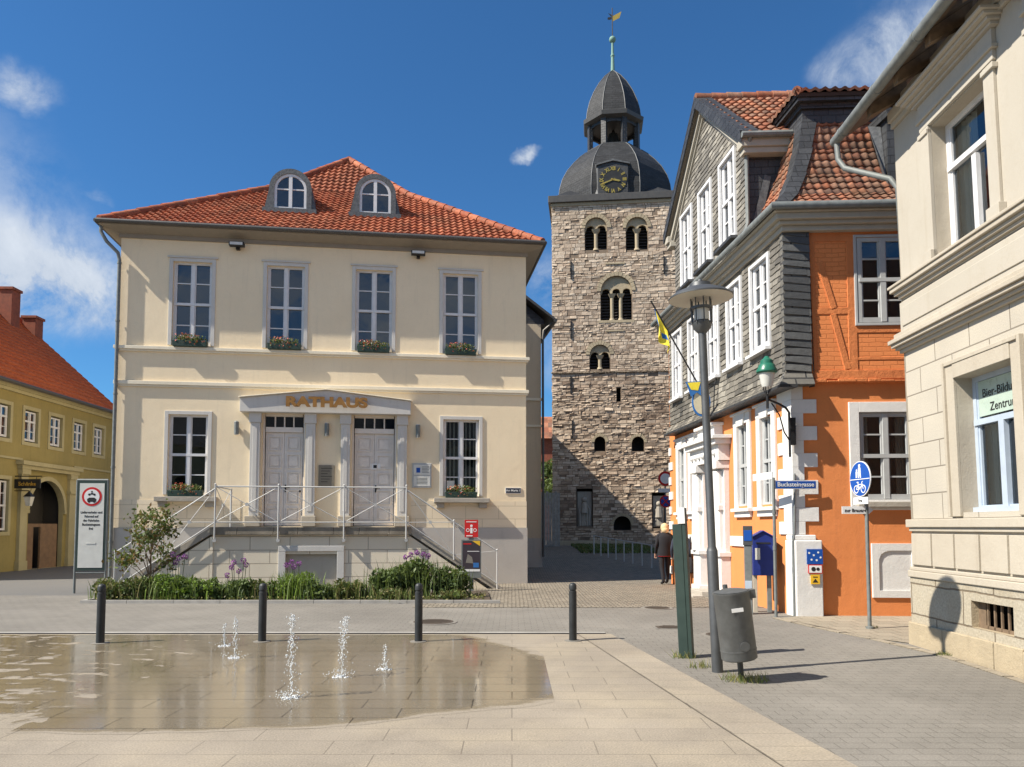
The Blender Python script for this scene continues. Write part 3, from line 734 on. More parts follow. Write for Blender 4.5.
for k in range(22): mb.tube([(1.2+k*.05, .3+.03*k, 10.75), (1.2+k*.05, .3+.03*k, 10.9)], .006, 4) if False else None
# dormers
for xc in (4.30, 6.80):
    zb = 10.98; sp = 11.72; ro = .62; y0 = 1.12
    arc = lambda r, n=16: [(xc-r*math.cos(PI*k/n), sp+r*math.sin(PI*k/n)) for k in range(n+1)]
    mb = MB('lead', 'slate_dark')
    O_, I_ = arc(ro), arc(.47)
    for k in range(16):                                       # front ring and vault
        a, b_, c, d = O_[k], O_[k+1], I_[k+1], I_[k]
        mb.quad((a[0], y0, a[1]), (d[0], y0, d[1]), (c[0], y0, c[1]), (b_[0], y0, b_[1])); mb.quad((a[0], y0, a[1]), (b_[0], y0, b_[1]), (b_[0], y0+2.2, b_[1]), (a[0], y0+2.2, a[1]), 1)
        mb.quad((d[0], y0, d[1]), (d[0], y0+.1, d[1]), (c[0], y0+.1, c[1]), (c[0], y0, c[1]))
    for sgn in (-1, 1):
        xo, xi = xc+sgn*ro, xc+sgn*.47
        mb.box(min(xo, xi), max(xo, xi), y0, y0+2.0, zb+.05, sp-.001)
        mb.prism([(xo, zb-.12), (xo+sgn*.17, zb-.06), (xo, sp)][::sgn], y0+.03, y0+1.2)
    mb.box(xc-.78, xc+.78, y0-.12, y0+.25, zb-.06, zb+.10)
    dm = mb.build('dormer', H, smooth=True)
    fr_ = MB('white_frame')
    F1, F2 = arc(.475), arc(.395)
    for k in range(16):
        a, b_, c, d = F1[k], F1[k+1], F2[k+1], F2[k]
        fr_.quad((a[0], y0+.03, a[1]), (d[0], y0+.03, d[1]), (c[0], y0+.03, c[1]), (b_[0], y0+.03, b_[1])); fr_.quad((d[0], y0+.03, d[1]), (d[0], y0+.09, d[1]), (c[0], y0+.09, c[1]), (c[0], y0+.03, c[1]))
    fr_.box(xc-.475, xc-.395, y0+.03, y0+.1, zb+.1, sp); fr_.box(xc+.395, xc+.475, y0+.03, y0+.1, zb+.1, sp); fr_.box(xc-.395, xc+.395, y0+.028, y0+.1, zb+.1, zb+.19)
    fr_.box(xc-.05, xc+.05, y0+.02, y0+.09, zb+.15, sp+.41); fr_.box(xc-.4, xc+.4, y0+.045, y0+.08, sp-.02, sp+.015)
    fr_.build('window_frame', dm)
    pn = MB('glass'); pp = arc(.44); pn.add([(x, y0+.07, z) for x, z in pp]+[(xc+.44, y0+.07, zb+.15), (xc-.44, y0+.07, zb+.15)], [tuple(range(len(pp)+2))]); pn.build('pane', dm)
    dk = MB('interior'); dk.box(xc-.46, xc+.46, y0+.5, y0+.52, zb, sp+.45); dk.build('dark_room', dm)
# terrace with twin flights
TZ = 1.62; TY = -1.7
mb = MB('terrace_block', 'stone_grey', 'plinth_grey')
TX0, TX1 = 3.03, 7.88
holed(mb, TX0, TX1, -.1, TZ-.20, [(4.80, 6.08, .05, .93)], .14, TY, 0, 1, 1, .3)
mb.quad((TX1, TY, -.1), (TX1, 0, -.1), (TX1, 0, TZ-.2), (TX1, TY, TZ-.2)); mb.quad((TX0, 0, -.1), (TX0, TY, -.1), (TX0, TY, TZ-.2), (TX0, 0, TZ-.2))
S = thing('entrance_terrace', 'raised stone terrace with stairs down both ends before the town hall doors', 'terrace', (-10.74, 20.2, 0), A0)
mb.build('wall', S)
mb = MB('lintel_grey'); mb.box(4.62, 4.80, TY-.04, TY+.0, -.05, 1.0); mb.box(6.08, 6.26, TY-.04, TY, -.05, 1.0); mb.box(4.62, 6.26, TY-.042, TY, 1.0, 1.14); mb.build('hatch_frame', S, bevel=.008)
mb = MB('stone_beige'); mb.box(4.8, 6.08, TY+.10, TY+.13, -.05, .95); mb.build('hatch', S)
mb = MB('cap_stone')
xx = TX0-.08
while xx < TX1:
    x2 = min(TX1+.08, xx+random.uniform(.55, .95)); mb.box(xx+.003, x2-.003, TY-.09, -.21, TZ-.2+.002, TZ-.003+random.uniform(-.004, .004)); xx = x2
mb.build('floor_slab', S, bevel=.01)
for sgn, xa, xb in ((1, TX1+.082, 10.25), (-1, TX0-.082, .62)):
    mb = MB('stone_grey'); n_ = 10; L = abs(xb-xa)/n_
    for k in range(n_):
        a = xa+sgn*L*k; c = a+sgn*L; z = TZ-(k+1)*TZ/n_+.0
        if z > .01: mb.box(min(a, c), max(a, c), -1.55, -.05, max(-.05, z-.5), z)
    mb.build('steps', S, bevel=.008)
    mb = MB('stone_grey', 'terrace_block'); w = .16
    pr = [(xa, TZ-.02), (xa, TZ-.20), (xb-sgn*.12, -.02), (xb+sgn*.1, -.02), (xb+sgn*.1, .03)]
    mb.prism(pr if sgn < 0 else pr[::-1], TY-.06, TY+w)
    xq = xa-sgn*.081; pr = [(xq, TZ-.203), (xq, -.1), (xb-sgn*.15, -.1)]
    mb.prism(pr if sgn < 0 else pr[::-1], TY-.02, TY+w-.03, 1)
    mb.build('stringer', S, bevel=.006)
# railings: posts, rails and crossed bars
RL = thing('railing', 'pale grey steel railing with crossed bars round the terrace and down its stairs', 'railing', (-10.74, 20.2, 0), A0)
yr = TY-.12
def bay(mb, p, q, zp, zq, top=1.02, low=.12, y=yr, cross=True, y2=None):
    y2 = y if y2 is None else y2
    A, B, C, D = (p, y, zp+top), (q, y2, zq+top), (p, y, zp+low), (q, y2, zq+low)
    mb.tube([A, B], .018, 8); mb.tube([C, D], .014, 8)
    if cross:
        mb.tube([A, D], .010, 6); mb.tube([C, B], .010, 6)
        m = (Vector(A)+Vector(B)+Vector(C)+Vector(D))/4; mb.tube([m+Vector((0, -.02, 0)), m+Vector((0, .02, 0))], .045, 10)
posts = [TX0+.05, 4.62, 6.25, TX1-.05]
mb = MB('rail')
for i in range(3):
    bay(mb, posts[i], posts[i+1], TZ, TZ)
bay(mb, TX0+.05, TX0+.05, TZ, TZ, y=yr, y2=-.15, cross=True)
for sgn, xa, xb in ((1, TX1-.05, 10.2), (-1, TX0+.05, .75)):
    xm = (xa+xb)/2+sgn*.05; zm = TZ*(1-abs(xm-xa)/abs(xb-xa))
    bay(mb, xa, xm, TZ, zm, top=.97); bay(mb, xm, xb, zm, .02, top=.97)
mb.build('rails', RL, smooth=True)
for x, z in [(p, TZ) for p in posts]+[((TX1+10.15)/2+.05, TZ/2-.02), (10.2, 0.02), ((TX0+.8)/2-.05, TZ/2-.02), (.75, .02)]:
    mb = MB('rail'); lo = z-.36 if z > 1 else z-.02
    mb.tube([(x, yr, lo), (x, yr, z+(1.05 if z > 1 else 1.0))], .021, 8); mb.ball((x, yr, z+1.07 if z > 1 else z+1.0), .028)
    if z > 1: mb.tube([(x, yr-.02, lo+.02), (x, yr+.06, lo+.02)], .045, 8)
    mb.build('post', RL, smooth=True)
mb = MB('rail'); mb.tube([(TX0+.05, -.15, TZ), (TX0+.05, -.15, TZ+1.05)], .026, 8); mb.build('post', RL, smooth=True)
def rloc(x, y, z=0.): v = H_M @ Vector((x, y, z)); return (v.x, v.y, v.z)
H_M = T(-10.74, 20.2, 0) @ Matrix.Rotation(A0, 4, 'Z')

# wall lights, flood lights, plaque, notice case, street plate on the facade
lab = ['cylindrical grey wall light beside the first door, before the window', 'cylindrical grey wall light on the pier between the two doors', 'cylindrical grey wall light between the second door and the notice case side window']
p0 = None
for k, x in enumerate((3.17, 5.60, 8.13)):
    if k == 0:
        p0 = t = thing('wall_light', lab[0], 'wall light', rloc(x, 0, 4.34), A0, 'wall lights beside the doors')
        mb = MB('zinc'); mb.tube([(0, -.10, -.17), (0, -.10, .17)], .065, 14); mb.box(-.03, .03, -.06, .0, -.05, .05); mb.build('housing', t, smooth=True)
        mb = MB('light_glass'); mb.tube([(0, -.10, -.19), (0, -.10, -.171)], .05, 14); mb.tube([(0, -.10, .171), (0, -.10, .19)], .05, 14); mb.build('diffuser', t, smooth=True)
    else: dup(p0, rloc(x, 0, 4.34), A0, lab[k])
for k, (x, l) in enumerate(((3.1, 'small black flood light under the eaves above the gap between the first two upper windows'), (8.1, 'small black flood light under the eaves just before the last upper window'))):
    if k == 0:
        f0 = t = thing('flood_light', l, 'flood light', rloc(x, 0, 9.45), A0, 'flood lights under the eaves')
        mb = MB('black_iron'); mb.box(-.20, .20, -.30, -.12, -.05, .06); mb.box(-.05, .05, -.12, 0, -.10, .02); mb.build('housing', t, bevel=.01)
        mb = MB('light_glass'); mb.quad((-.17, -.302, -.035), (.17, -.302, -.035), (.17, -.302, .045), (-.17, -.302, .045)); mb.build('lens', t)
    else: dup(f0, rloc(x, 0, 9.45), A0, l)
t = thing('wall_plaque', 'bronze plaque on the pier between the two grey doors', 'plaque', rloc(5.6, 0, 3.05), A0)
mb = MB('plaque'); mb.box(-.22, .22, -.035, 0, -.3, .3); mb.build('plate', t, bevel=.01)
mb = MB('sign_black')
for k in range(6): mb.box(-.15, .15-.06*(k % 3), -.038, -.035, .2-k*.075, .215-k*.075)
mb.build('inscription', t)
t = thing('notice_case', 'glazed notice case with two white papers to the side of the second door', 'notice board', rloc(8.25, 0, 3.08), A0)
mb = MB('grey_frame'); mb.box(-.27, .27, -.06, 0, -.35, .35); mb.build('case', t, bevel=.01)
mb = MB('paper', 'sign_blue'); mb.box(-.23, .23, -.066, -.061, .02, .30); mb.box(-.23, .23, -.066, -.061, -.30, -.02); mb.box(-.16, -.05, -.069, -.066, .08, .22, 1); mb.build('papers', t)
mb = MB('sign_black')
for k in range(5): mb.box(.0, .19-.03*(k % 2), -.069, -.066, .24-k*.04, .25-k*.04); mb.box(-.15, .15, -.069, -.066, -.08-k*.04, -.07-k*.04)
mb.build('print', t)
t = thing('street_name_plate', 'small dark blue plate reading Am Markt near the corner of the cream town hall', 'street sign', rloc(10.87, 0, 2.67), A0)
mb = MB('sign_white', 'cloth_navy'); mb.box(-.23, .23, -.02, 0, -.085, .085); mb.box(-.215, .215, -.023, -.02, -.07, .07, 1); mb.build('plate', t)
text('lettering', 'Am Markt 1', .085, 'sign_white', t, T(0, -.026, 0), .002, .001)

# flower boxes
def leafcloud(mb, c, rad, n, size, mis, up=.3, flat=1.):
    for _ in range(n):
        d = Vector((random.gauss(0, 1), random.gauss(0, 1), random.gauss(0, 1))).normalized()*random.random()**.4
        mb.leaf((c[0]+d.x*rad[0], c[1]+d.y*rad[1], c[2]+d.z*rad[2]), size*random.uniform(.6, 1.3), random.choice(mis), random.random(), up)
def flower_box(x, z, y, label, k):
    t = thing('flower_box', label, 'flower box', rloc(x, y, z), A0, 'flower boxes on the window sills')
    mb = MB('trough'); mb.prism([(-.44, .0), (.44, .0), (.46, .17), (-.46, .17)], -.09, .09); mb.build('trough', t, bevel=.008)
    mb = MB('leaf', 'petal_red', 'petal_white', 'leaf_olive')
    random.seed(k); leafcloud(mb, (0, 0, .24), (.46, .12, .11), 260, .055, [0, 0, 3]); leafcloud(mb, (-.1, -.03, .29), (.36, .12, .09), 80, .045, [1, 1, 1, 2, 3]); leafcloud(mb, (0, -.09, .12), (.42, .04, .08), 60, .045, [0, 3, 1])
    mb.build('flowers', t)
for k, ((a, b_), l) in enumerate(zip(UP, ('flower box on the ledge of the first upper window from the downpipe corner', 'flower box on the ledge of the second upper window from the downpipe corner', 'flower box under the upper window above the second door', 'flower box on the ledge of the last upper window near the alley'))):
    flower_box((a+b_)/2, 6.565, -.08, l, k)
flower_box(1.88, 2.445, -.11, 'flower box with yellow blooms on the lower window sill above the stair near the shrub', 11)
flower_box(9.36, 2.445, -.11, 'flower box with red blooms on the lower window sill beside the notice case', 12)

# annexe behind the town hall
N = thing('annexe', 'taupe rear wing with slate hung half gable behind the town hall corner', 'building', rloc(WX+.01, 6.4), A0)
aw = 1.55
mb = MB('annexe_taupe', 'plinth_grey', 'slate_dark', 'cream_pale')
mb.box(-.3, aw, 0, 13.2, 1.2, 9.35, 0); mb.box(-.3, aw+.03, -.03, 13.2, -.2, 1.2, 1)
mb.prism([(-.3, 9.36), (aw+.15, 9.36), (aw+.1, 9.55), (-.3, 11.1)], .02, 13.2, 2)
mb.build('wall', N)
mb = MB('cream_pale'); mb.box(-.3, aw+.06, -.06, -.001, 6.4, 6.5); mb.box(-.3, aw+.05, -.05, -.001, 5.4, 5.48); mb.build('string_course', N)
mb = MB('tile_old', 'gutter'); mb.prism([(-.3, 11.12), (aw+.5, 9.42), (aw+.5, 9.52), (-.3, 11.26)], -.35, 13.3, 1); mb.build('roof', N)
mb = MB('gutter'); mb.tube([(aw+.5, -.4, 9.42), (aw+.5, 13.2, 9.42)], .07); mb.tube([(aw+.45, -.2, 9.4), (aw+.1, -.05, 9.1), (aw+.06, -.08, 8.8), (aw+.06, -.08, .5)], .045); mb.build('gutter', N, smooth=True)

# ------------------------------------------------------------------ church tower
TW = thing('church_tower', 'rubble stone church tower with black slate dome, open lantern and gold clock', 'tower', (2.30, 42, .6), R(-6))
W_ = 6.95
mb = MB('mortar', 'interior')
BEL = [(1.87, 3.10, 16.72, 18.6), (4.18, 5.39, 16.64, 18.52)]
BIG = (2.74, 4.47, 12.65, 15.18); SM_ = (2.10, 3.22, 9.88, 11.27)
holes = [(*h, 1) for h in BEL]+[(*BIG, 1), (*SM_, 1), (3.58, 3.80, 8.02, 8.8), (2.33, 2.93, 5.25, 6.07, 1), (4.40, 5.07, 5.22, 6.04, 1), (3.37, 4.30, .85, 1.62, 1), (1.31, 2.20, 1.05, 3.16), (5.48, 6.2, .95, 2.90)]
holed(mb, 0, W_, -.8, 19.6, holes, .32, mr=0, deep=.5)
mb.quad((0, W_, -.8), (0, 0, -.8), (0, 0, 19.6), (0, W_, 19.6)); mb.quad((W_, 0, -.8), (W_, W_, -.8), (W_, W_, 19.6), (W_, 0, 19.6)); mb.quad((W_, W_, -.8), (0, W_, -.8), (0, W_, 19.6), (W_, W_, 19.6))
mb.build('wall', TW)
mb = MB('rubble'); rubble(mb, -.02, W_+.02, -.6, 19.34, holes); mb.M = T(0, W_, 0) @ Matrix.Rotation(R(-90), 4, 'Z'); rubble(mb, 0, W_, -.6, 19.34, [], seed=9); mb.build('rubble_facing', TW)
mb = MB('tower_stone'); mb.box(-.07, W_+.07, -.11, -.001, 9.66, 9.76); mb.build('ledge', TW, bevel=.02)
def colonnette(x, z0, z1, r=.11, y=.12):
    mb = MB('stone_old'); mb.tube([(x, y, z0), (x, y, z0+.12)], [r*1.7, r*1.3], 10); mb.tube([(x, y, z0+.1), (x, y, z1-.18)], r, 10)
    mb.add([(x-r, y-r, z1-.2), (x+r, y-r, z1-.2), (x+r, y+r, z1-.2), (x-r, y+r, z1-.2), (x-r*2.1, y-r*1.9, z1), (x+r*2.1, y-r*1.9, z1), (x+r*2.1, y+r*1.9, z1), (x-r*2.1, y+r*1.9, z1)], [(0, 3, 2, 1), (4, 5, 6, 7), (0, 1, 5, 4), (1, 2, 6, 5), (2, 3, 7, 6), (3, 0, 4, 7)])
    return mb.build('colonnette', TW, smooth=True)
def tympanum(x0, x1, z0, z1, n, y=.10):          # n small arches under the big one
    r = (x1-x0)/2; zs = z1-r; mb = MB('stone_old'); w = (x1-x0)/n; zz = zs-.05 if n == 3 else zs-.05
    K = 36
    for k in range(K):
        xa, xb = x0+(x1-x0)*k/K, x0+(x1-x0)*(k+1)/K
        def top(x): return zs+math.sqrt(max(0, r*r-(x-x0-r)**2))
        def lo(x):
            q = ((x-x0) % w)-w/2; rr = w/2-.05
            return min(top(x)-.001, (zz-.02)+math.sqrt(max(0, rr*rr-q*q))*(1.0) if abs(q) < rr else zz-.1)
        mb.prism([(xa, lo(xa+1e-5)), (xb, lo(xb-1e-5)), (xb, top(xb)+.01), (xa, top(xa)+.01)], y, y+.18)
    return mb.build('tympanum', TW)
for a, b_, c, d in BEL: colonnette((a+b_)/2, c, d-.68); tympanum(a, b_, c, d, 2)
a, b_, c, d = BIG; colonnette(a+.62, c, d-1.02, .10); colonnette(b_-.62, c, d-1.02, .10); tympanum(a, b_, c, d, 3)
a, b_, c, d = SM_; colonnette((a+b_)/2, c, d-.6, .10); tympanum(a, b_, c, d, 2)
for (a, b_, c, d) in BEL+[BIG, SM_]:
    mb = MB('louvre'); z = c
    while z < d-.1:
        mb.add([(a, .34, z), (b_, .34, z), (b_, .46, z+.12), (a, .46, z+.12)], [(0, 1, 2, 3)]); z += .17
    mb.build('louvre_shutter', TW)
def voussoirs(x0, x1, z1, w=.22):
    r = (x1-x0)/2; zs = z1-r; xc = (x0+x1)/2; n = 13; mb = MB('stone_old')
    for k in range(n):
        a, b_ = PI*(k+.04)/n, PI*(k+.96)/n; ww = w*random.uniform(.85, 1.15)
        P = lambda q, t: (xc-q*math.cos(t), zs+q*math.sin(t))
        mb.prism([P(r+.003, a), P(r+.003, b_), P(r+ww, b_), P(r+ww, a)][::-1], -.055-random.uniform(0, .02), .05)
    mb.build('arch_stones', TW)
for (a, b_, c, d) in BEL+[BIG, SM_]: voussoirs(a, b_, d)
for (a, b_, d) in ((2.33, 2.93, 6.07), (4.40, 5.07, 6.04), (3.37, 4.30, 1.62)): voussoirs(a, b_, d, .16)
mb = MB('stone_old'); mb.box(2.6, 4.6, -.05, .1, 12.50, 12.645); mb.box(3.0, 4.0, -.06, 0, 12.0, 12.08); mb.box(3.0, 4.1, -.07, 0, 15.85, 15.94); mb.build('sill_stones', TW)
for x, z in ((1.06, 15.6), (6.27, 15.7), (1.05, 12.15), (1.03, 9.0), (1.1, 6.5)):
    mb = MB('black_iron'); mb.box(x-.035, x+.035, -.09, .0, z-.5, z+.5); mb.box(x-.06, x+.06, -.1, -.0, z-.05, z+.05); mb.build('wall_anchor', TW)
# old carved grave slabs let into the base
for x0, x1, z1 in ((1.36, 2.15, 3.0), (5.54, 6.14, 2.75)):
    mb = MB('stone_grey'); xc = (x0+x1)/2; mb.box(x0, x1, .16, .30, 1.02, z1)
    for k in range(5):
        x = x0+.14+k*(x1-x0-.28)/4; mb.tube([(x, .15, 1.1), (x+.03*math.sin(k*2), .13, 2.0), (xc+(x-xc)*.5, .14, z1-.75)], [.09, .08, .05], 8)
    mb.ball((xc, .13, z1-.45), .15); mb.tube([(xc, .12, z1-.6), (xc, .1, z1-1.2)], [.14, .2], 8); mb.build('relief_slab', TW, smooth=True)
# eaves board and dome
mb = MB('gutter', 'slate_dark', 'stone_old'); e = .22
mb.box(-.08, W_+.08, -.08, W_+.08, 19.32, 19.5, 2); mb.box(-e, W_+e, -e, W_+e, 19.5, 19.90, 0)
mb.build('eaves', TW, bevel=.02)
DC = (3.62, W_/2, 0)
def octo(mb, prof, mi=0, rib=None):       # flat face to the front
    c = 1/math.cos(PI/8); V = [[(DC[0]+r*c*math.cos(PI/8+k*PI/4), DC[1]+r*c*math.sin(PI/8+k*PI/4), z) for k in range(8)] for r, z in prof]
    for i in range(len(V)-1):
        for k in range(8): mb.add([V[i][k], V[i][(k+1) % 8], V[i+1][(k+1) % 8], V[i+1][k]], [(0, 1, 2, 3)], mi)
    mb.add(V[0], [tuple(range(7, -1, -1))], mi); mb.add(V[-1], [tuple(range(8))], mi)
    if rib is not None:
        for k in range(8): mb.tube([V[i][k] for i in range(len(V))], .028, 6, rib)
mb = MB('dome_slate', 'lead')
octo(mb, [(3.32, 19.90), (3.34, 20.6), (3.27, 21.3), (3.10, 21.95), (2.80, 22.55), (2.40, 23.1), (2.0, 23.55), (1.66, 23.85)], 0, 1)
mb.build('dome', TW)
mb = MB('dome_slate')                                  # low skirt that squares the octagon off
for sx in (0, 1):
    for sy in (0, 1):
        cx, cy = (0 if not sx else W_), (0 if not sy else W_); dx, dy = (1 if not sx else -1), (1 if not sy else -1)
        mb.add([(cx, cy, 19.9), (cx+dx*2.1, cy, 19.9), (cx, cy+dy*2.1, 19.9), (cx+dx*1.0, cy+dy*1.0, 20.7)], [(0, 1, 3), (0, 3, 2), (1, 2, 3)])
mb.build('dome_skirt', TW)
mb = MB('slate_dark', 'interior')
octo(mb, [(1.60, 23.80), (1.60, 23.95)]); 
c = 1/math.cos(PI/8)
for k in range(8):
    t = PI/8+k*PI/4; px, py = DC[0]+1.42*c*math.cos(t), DC[1]+1.42*c*math.sin(t)
    old = mb.M; mb.M = T(px, py, 0) @ Matrix.Rotation(t, 4, 'Z'); mb.box(-.12, .12, -.15, .15, 23.90, 25.60); mb.M = old
for k in range(8):                                          # arched heads between posts
    t = k*PI/4; mb.M = T(DC[0], DC[1], 0) @ Matrix.Rotation(t-PI/2+PI, 4, 'Z')
    hw = 1.42*math.tan(PI/8)
    for q in range(8):
        xa, xb = -hw+2*hw*q/8, -hw+2*hw*(q+1)/8; f = lambda x: 25.12+.22*math.sqrt(max(0, 1-(x/hw)**2))
        mb.prism([(xa, f(xa)), (xb, f(xb)), (xb, 25.60), (xa, 25.60)], -1.48, -1.36)
    mb.M = ID
mb.build('lantern', TW)
mb = MB('gutter'); octo(mb, [(1.5, 25.50), (1.78, 25.62), (1.82, 25.86), (1.68, 25.95)]); mb.build('lantern_cornice', TW)
mb = MB('dome_slate', 'lead')
octo(mb, [(1.64, 25.93), (1.58, 26.45), (1.44, 27.05), (1.18, 27.75), (.84, 28.4), (.48, 28.92), (.20, 29.2), (.08, 29.32)], 0, 1)
mb.build('lantern_cap', TW)
mb = MB('bell_bronze'); mb.lathe([(.50, 0), (.48, .08), (.40, .3), (.34, .7), (.28, 1.0), (.12, 1.1), (.05, 1.3)], (DC[0], DC[1], 24.25), 20); mb.build('bell', TW, smooth=True)
mb = MB('copper_green', 'gold_leaf', 'black_iron'); x, y = DC[0], DC[1]
mb.tube([(x, y, 29.3), (x, y, 30.6), (x, y, 31.2)], [.13, .085, .07], 10, 0); mb.ball((x, y, 31.35), .21, 12, 0); mb.tube([(x, y, 31.5), (x, y, 33.4)], .03, 8, 2)
mb.ball((x, y, 30.3), .13, 8, 0)
mb.build('spire_rod', TW, smooth=True)
mb = MB('gold_leaf', 'black_iron', M=T(x, 0, 32.9) @ Matrix.Diagonal((.72, 1, .72, 1)) @ T(-x, 0, -32.9)); mb.prism([(x+.03, 32.40), (x+.62, 32.67), (x+.78, 33.23), (x+.40, 33.03), (x+.03, 32.85)], y-.012, y+.012, 0)
mb.prism([(x-.03, 32.80), (x-.38, 32.77), (x-.42, 32.63), (x-.3, 32.55), (x-.03, 32.60)], y-.012, y+.012, 1); mb.prism([(x-.1, 32.83), (x+.1, 32.90), (x-.35, 33.15)], y-.01, y+.01, 1)
mb.build('weather_vane', TW)
# clock dormer
cx = 3.47; CZ = 20.75
mb = MB('slate_dark', 'lead'); mb.prism([(cx-.84, 19.9), (cx+.84, 19.9), (cx+.84, 21.62), (cx, 21.85), (cx-.84, 21.62)], -.02, 2.0, 0)
mb.prism([(cx-.95, 21.62), (cx, 21.85), (cx+.95, 21.62), (cx+.95, 21.69), (cx, 21.96), (cx-.95, 21.69)], -.10, 2.1, 1)
for sg in (-1, 1): mb.add([(cx+sg*.845, -.02, 19.92), (cx+sg*1.45, .5, 19.92), (cx+sg*1.25, .9, 22.2), (cx+sg*.845, .03, 21.7)], [(0, 1, 2, 3)], 1 if sg < 0 else 0)
mb.build('clock_dormer', TW)
mb = MB('sign_black'); mb.disc((cx, CZ), .76, -.05, -.01, 32); ck = mb.build('clock_face', TW)
mb = MB('gold_leaf'); 
for s_, k in (('XII', 0), ('I', 1), ('II', 2), ('III', 3), ('IV', 4), ('V', 5), ('VI', 6), ('VII', 7), ('VIII', 8), ('IX', 9), ('X', 10), ('XI', 11)):
    a = -k*PI/6
    text('numeral', s_, .30, 'gold_leaf', ck, T(cx-.64*math.sin(a), -.06, CZ+.64*math.cos(a)) @ Matrix.Rotation(-a, 4, 'Y'), .004, .012, sx=.8)
for ln, a, w in ((.44, R(-104), .05), (.68, R(-249), .035)):       # about nineteen past four... hour and minute hand
    mb = MB('gold_leaf'); mb.M = T(cx, 0, CZ) @ Matrix.Rotation(-a, 4, 'Y'); mb.prism([(-w, -.12), (w, -.12), (w, ln*.8), (0, ln), (-w, ln*.8)], -.09, -.075); mb.build('hand', ck)

# ------------------------------------------------------------------ orange half-timbered house
AO = R(4.75); LN = 8.2
O = thing('corner_house', 'orange half timbered corner house with slate hung side, mansard roof and cross gable', 'house', (5.19, 13.8, 0), AO)
OM = T(5.19, 13.8, 0) @ Matrix.Rotation(AO, 4, 'Z')
FL = frame((0, LN, 0), (0, -1), (1, 0))
FW = 9.
mb = MB('orange', 'interior', 'white_paint')
holed(mb, 0, FW, -.2, 4.28, [(1.27, 2.30, 2.12, 3.73), (4.2, 5.2, 2.12, 3.73)], .10, mr=2)
mb.M = FL
GW = [(6.81, 7.36, 2.07, 3.82), (5.58, 6.15, 2.07, 3.82), (2.36, 2.88, 2.07, 3.75), (1.32, 1.88, 2.07, 3.75)]
holed(mb, .45, LN, -.2, 4.28, GW+[(3.74, 4.42, .15, 3.27, 1)], .12, mr=2)
mb.M = ID; mb.quad((FW, LN-.45, -.2), (0, LN-.45, -.2), (0, LN-.45, 7.4), (FW, LN-.45, 7.4)); mb.quad((FW, 0, -.2), (FW, LN, -.2), (FW, LN, 7.4), (FW, 0, 7.4))
mb.build('lower_wall', O)
# upper storey: short side brick infill and timbers
y = -.06; UW = [(1.27, 2.25, 5.38, 6.99), (4.2, 5.2, 5.38, 6.99)]
mb = MB('orange_brick', 'interior', 'orange'); holed(mb, .2, FW, 4.28, 7.12, UW, .08, y, mr=2); mb.quad((0, y, 4.28), (0, 0, 4.28), (FW, 0, 4.28), (FW, y, 4.28)); mb.build('upper_wall', O)
mb = MB('orange_beam')
def beam(p, q, w=.15, d=.03):
    d *= .5
    p, q = Vector((p[0], 0, p[1])), Vector((q[0], 0, q[1])); t = (q-p).normalized(); s_ = Vector((-t.z, 0, t.x))*w/2
    c = [p-s_, q-s_, q+s_, p+s_]; c = [(v.x, v.z) for v in c]
    if (c[1][0]-c[0][0])*(c[2][1]-c[0][1])-(c[1][1]-c[0][1])*(c[2][0]-c[0][0]) < 0: c.reverse()
    mb.prism(c, y-d, y+.02)
beam((.3, 4.42), (FW, 4.42), .17, .05); beam((.3, 7.03), (FW, 7.03), .2, .034)
for x in (1.17, 2.36, 3.3, 4.1, 5.3, 6.4): beam((x, 4.5), (x, 6.94), .17, .030)
beam((.42, 4.5), (.42, 6.94), .11, .031)
beam((.47, 5.62), (1.09, 5.62), .13, .026); beam((1.25, 5.27), (2.28, 5.27), .14, .026); beam((1.25, 4.72), (2.28, 4.72), .06, .02)
beam((.56, 6.55), (.82, 5.66), .12, .038); beam((.80, 5.56), (1.06, 4.52), .12, .038)
beam((2.44, 5.62), (3.22, 5.62), .13, .026); beam((2.5, 4.55), (3.2, 6.9), .12, .038)
x = .36
while x < 4:                                                 # crumbled plaster edge over the ledge
    L = random.uniform(.12, .4); mb.box(x, x+L-.004, y-.035-.03*random.random(), y, 4.285, 4.31+.06*random.random()); x += L
mb.build('timber_frame', O, bevel=.008)
for a, b_, c, d in UW: w = sash(ID, O, a+.01, b_-.01, c+.01, d-.01, y-.03, (.26, .24, .25, .25), (2,), 2, 'grey_frame', fw=.07, mull=.10); surround(ID, w, a-.005, b_+.005, c, d, .05, y, .04, 'grey_frame')
for i, (a, b_) in enumerate(((1.27, 2.30), (4.2, 5.2))):
    w = sash(ID, O, a+.01, b_-.01, 2.13, 3.72, .02, (.26, .24, .25, .25), (2,), 2, 'grey_frame', fw=.07, mull=.10, curtain=True)
    surround(ID, w, a, b_, 2.12, 3.73, .19, 0, .03, 'white_paint'); m2 = MB('stone_grey'); m2.box(a-.02, b_+.12, -.13, .0, 1.86, 1.93) if False else m2.box(a-.10, b_+.2, -.12, -.031, 1.98, 2.08); m2.build('sill', w, bevel=.01)
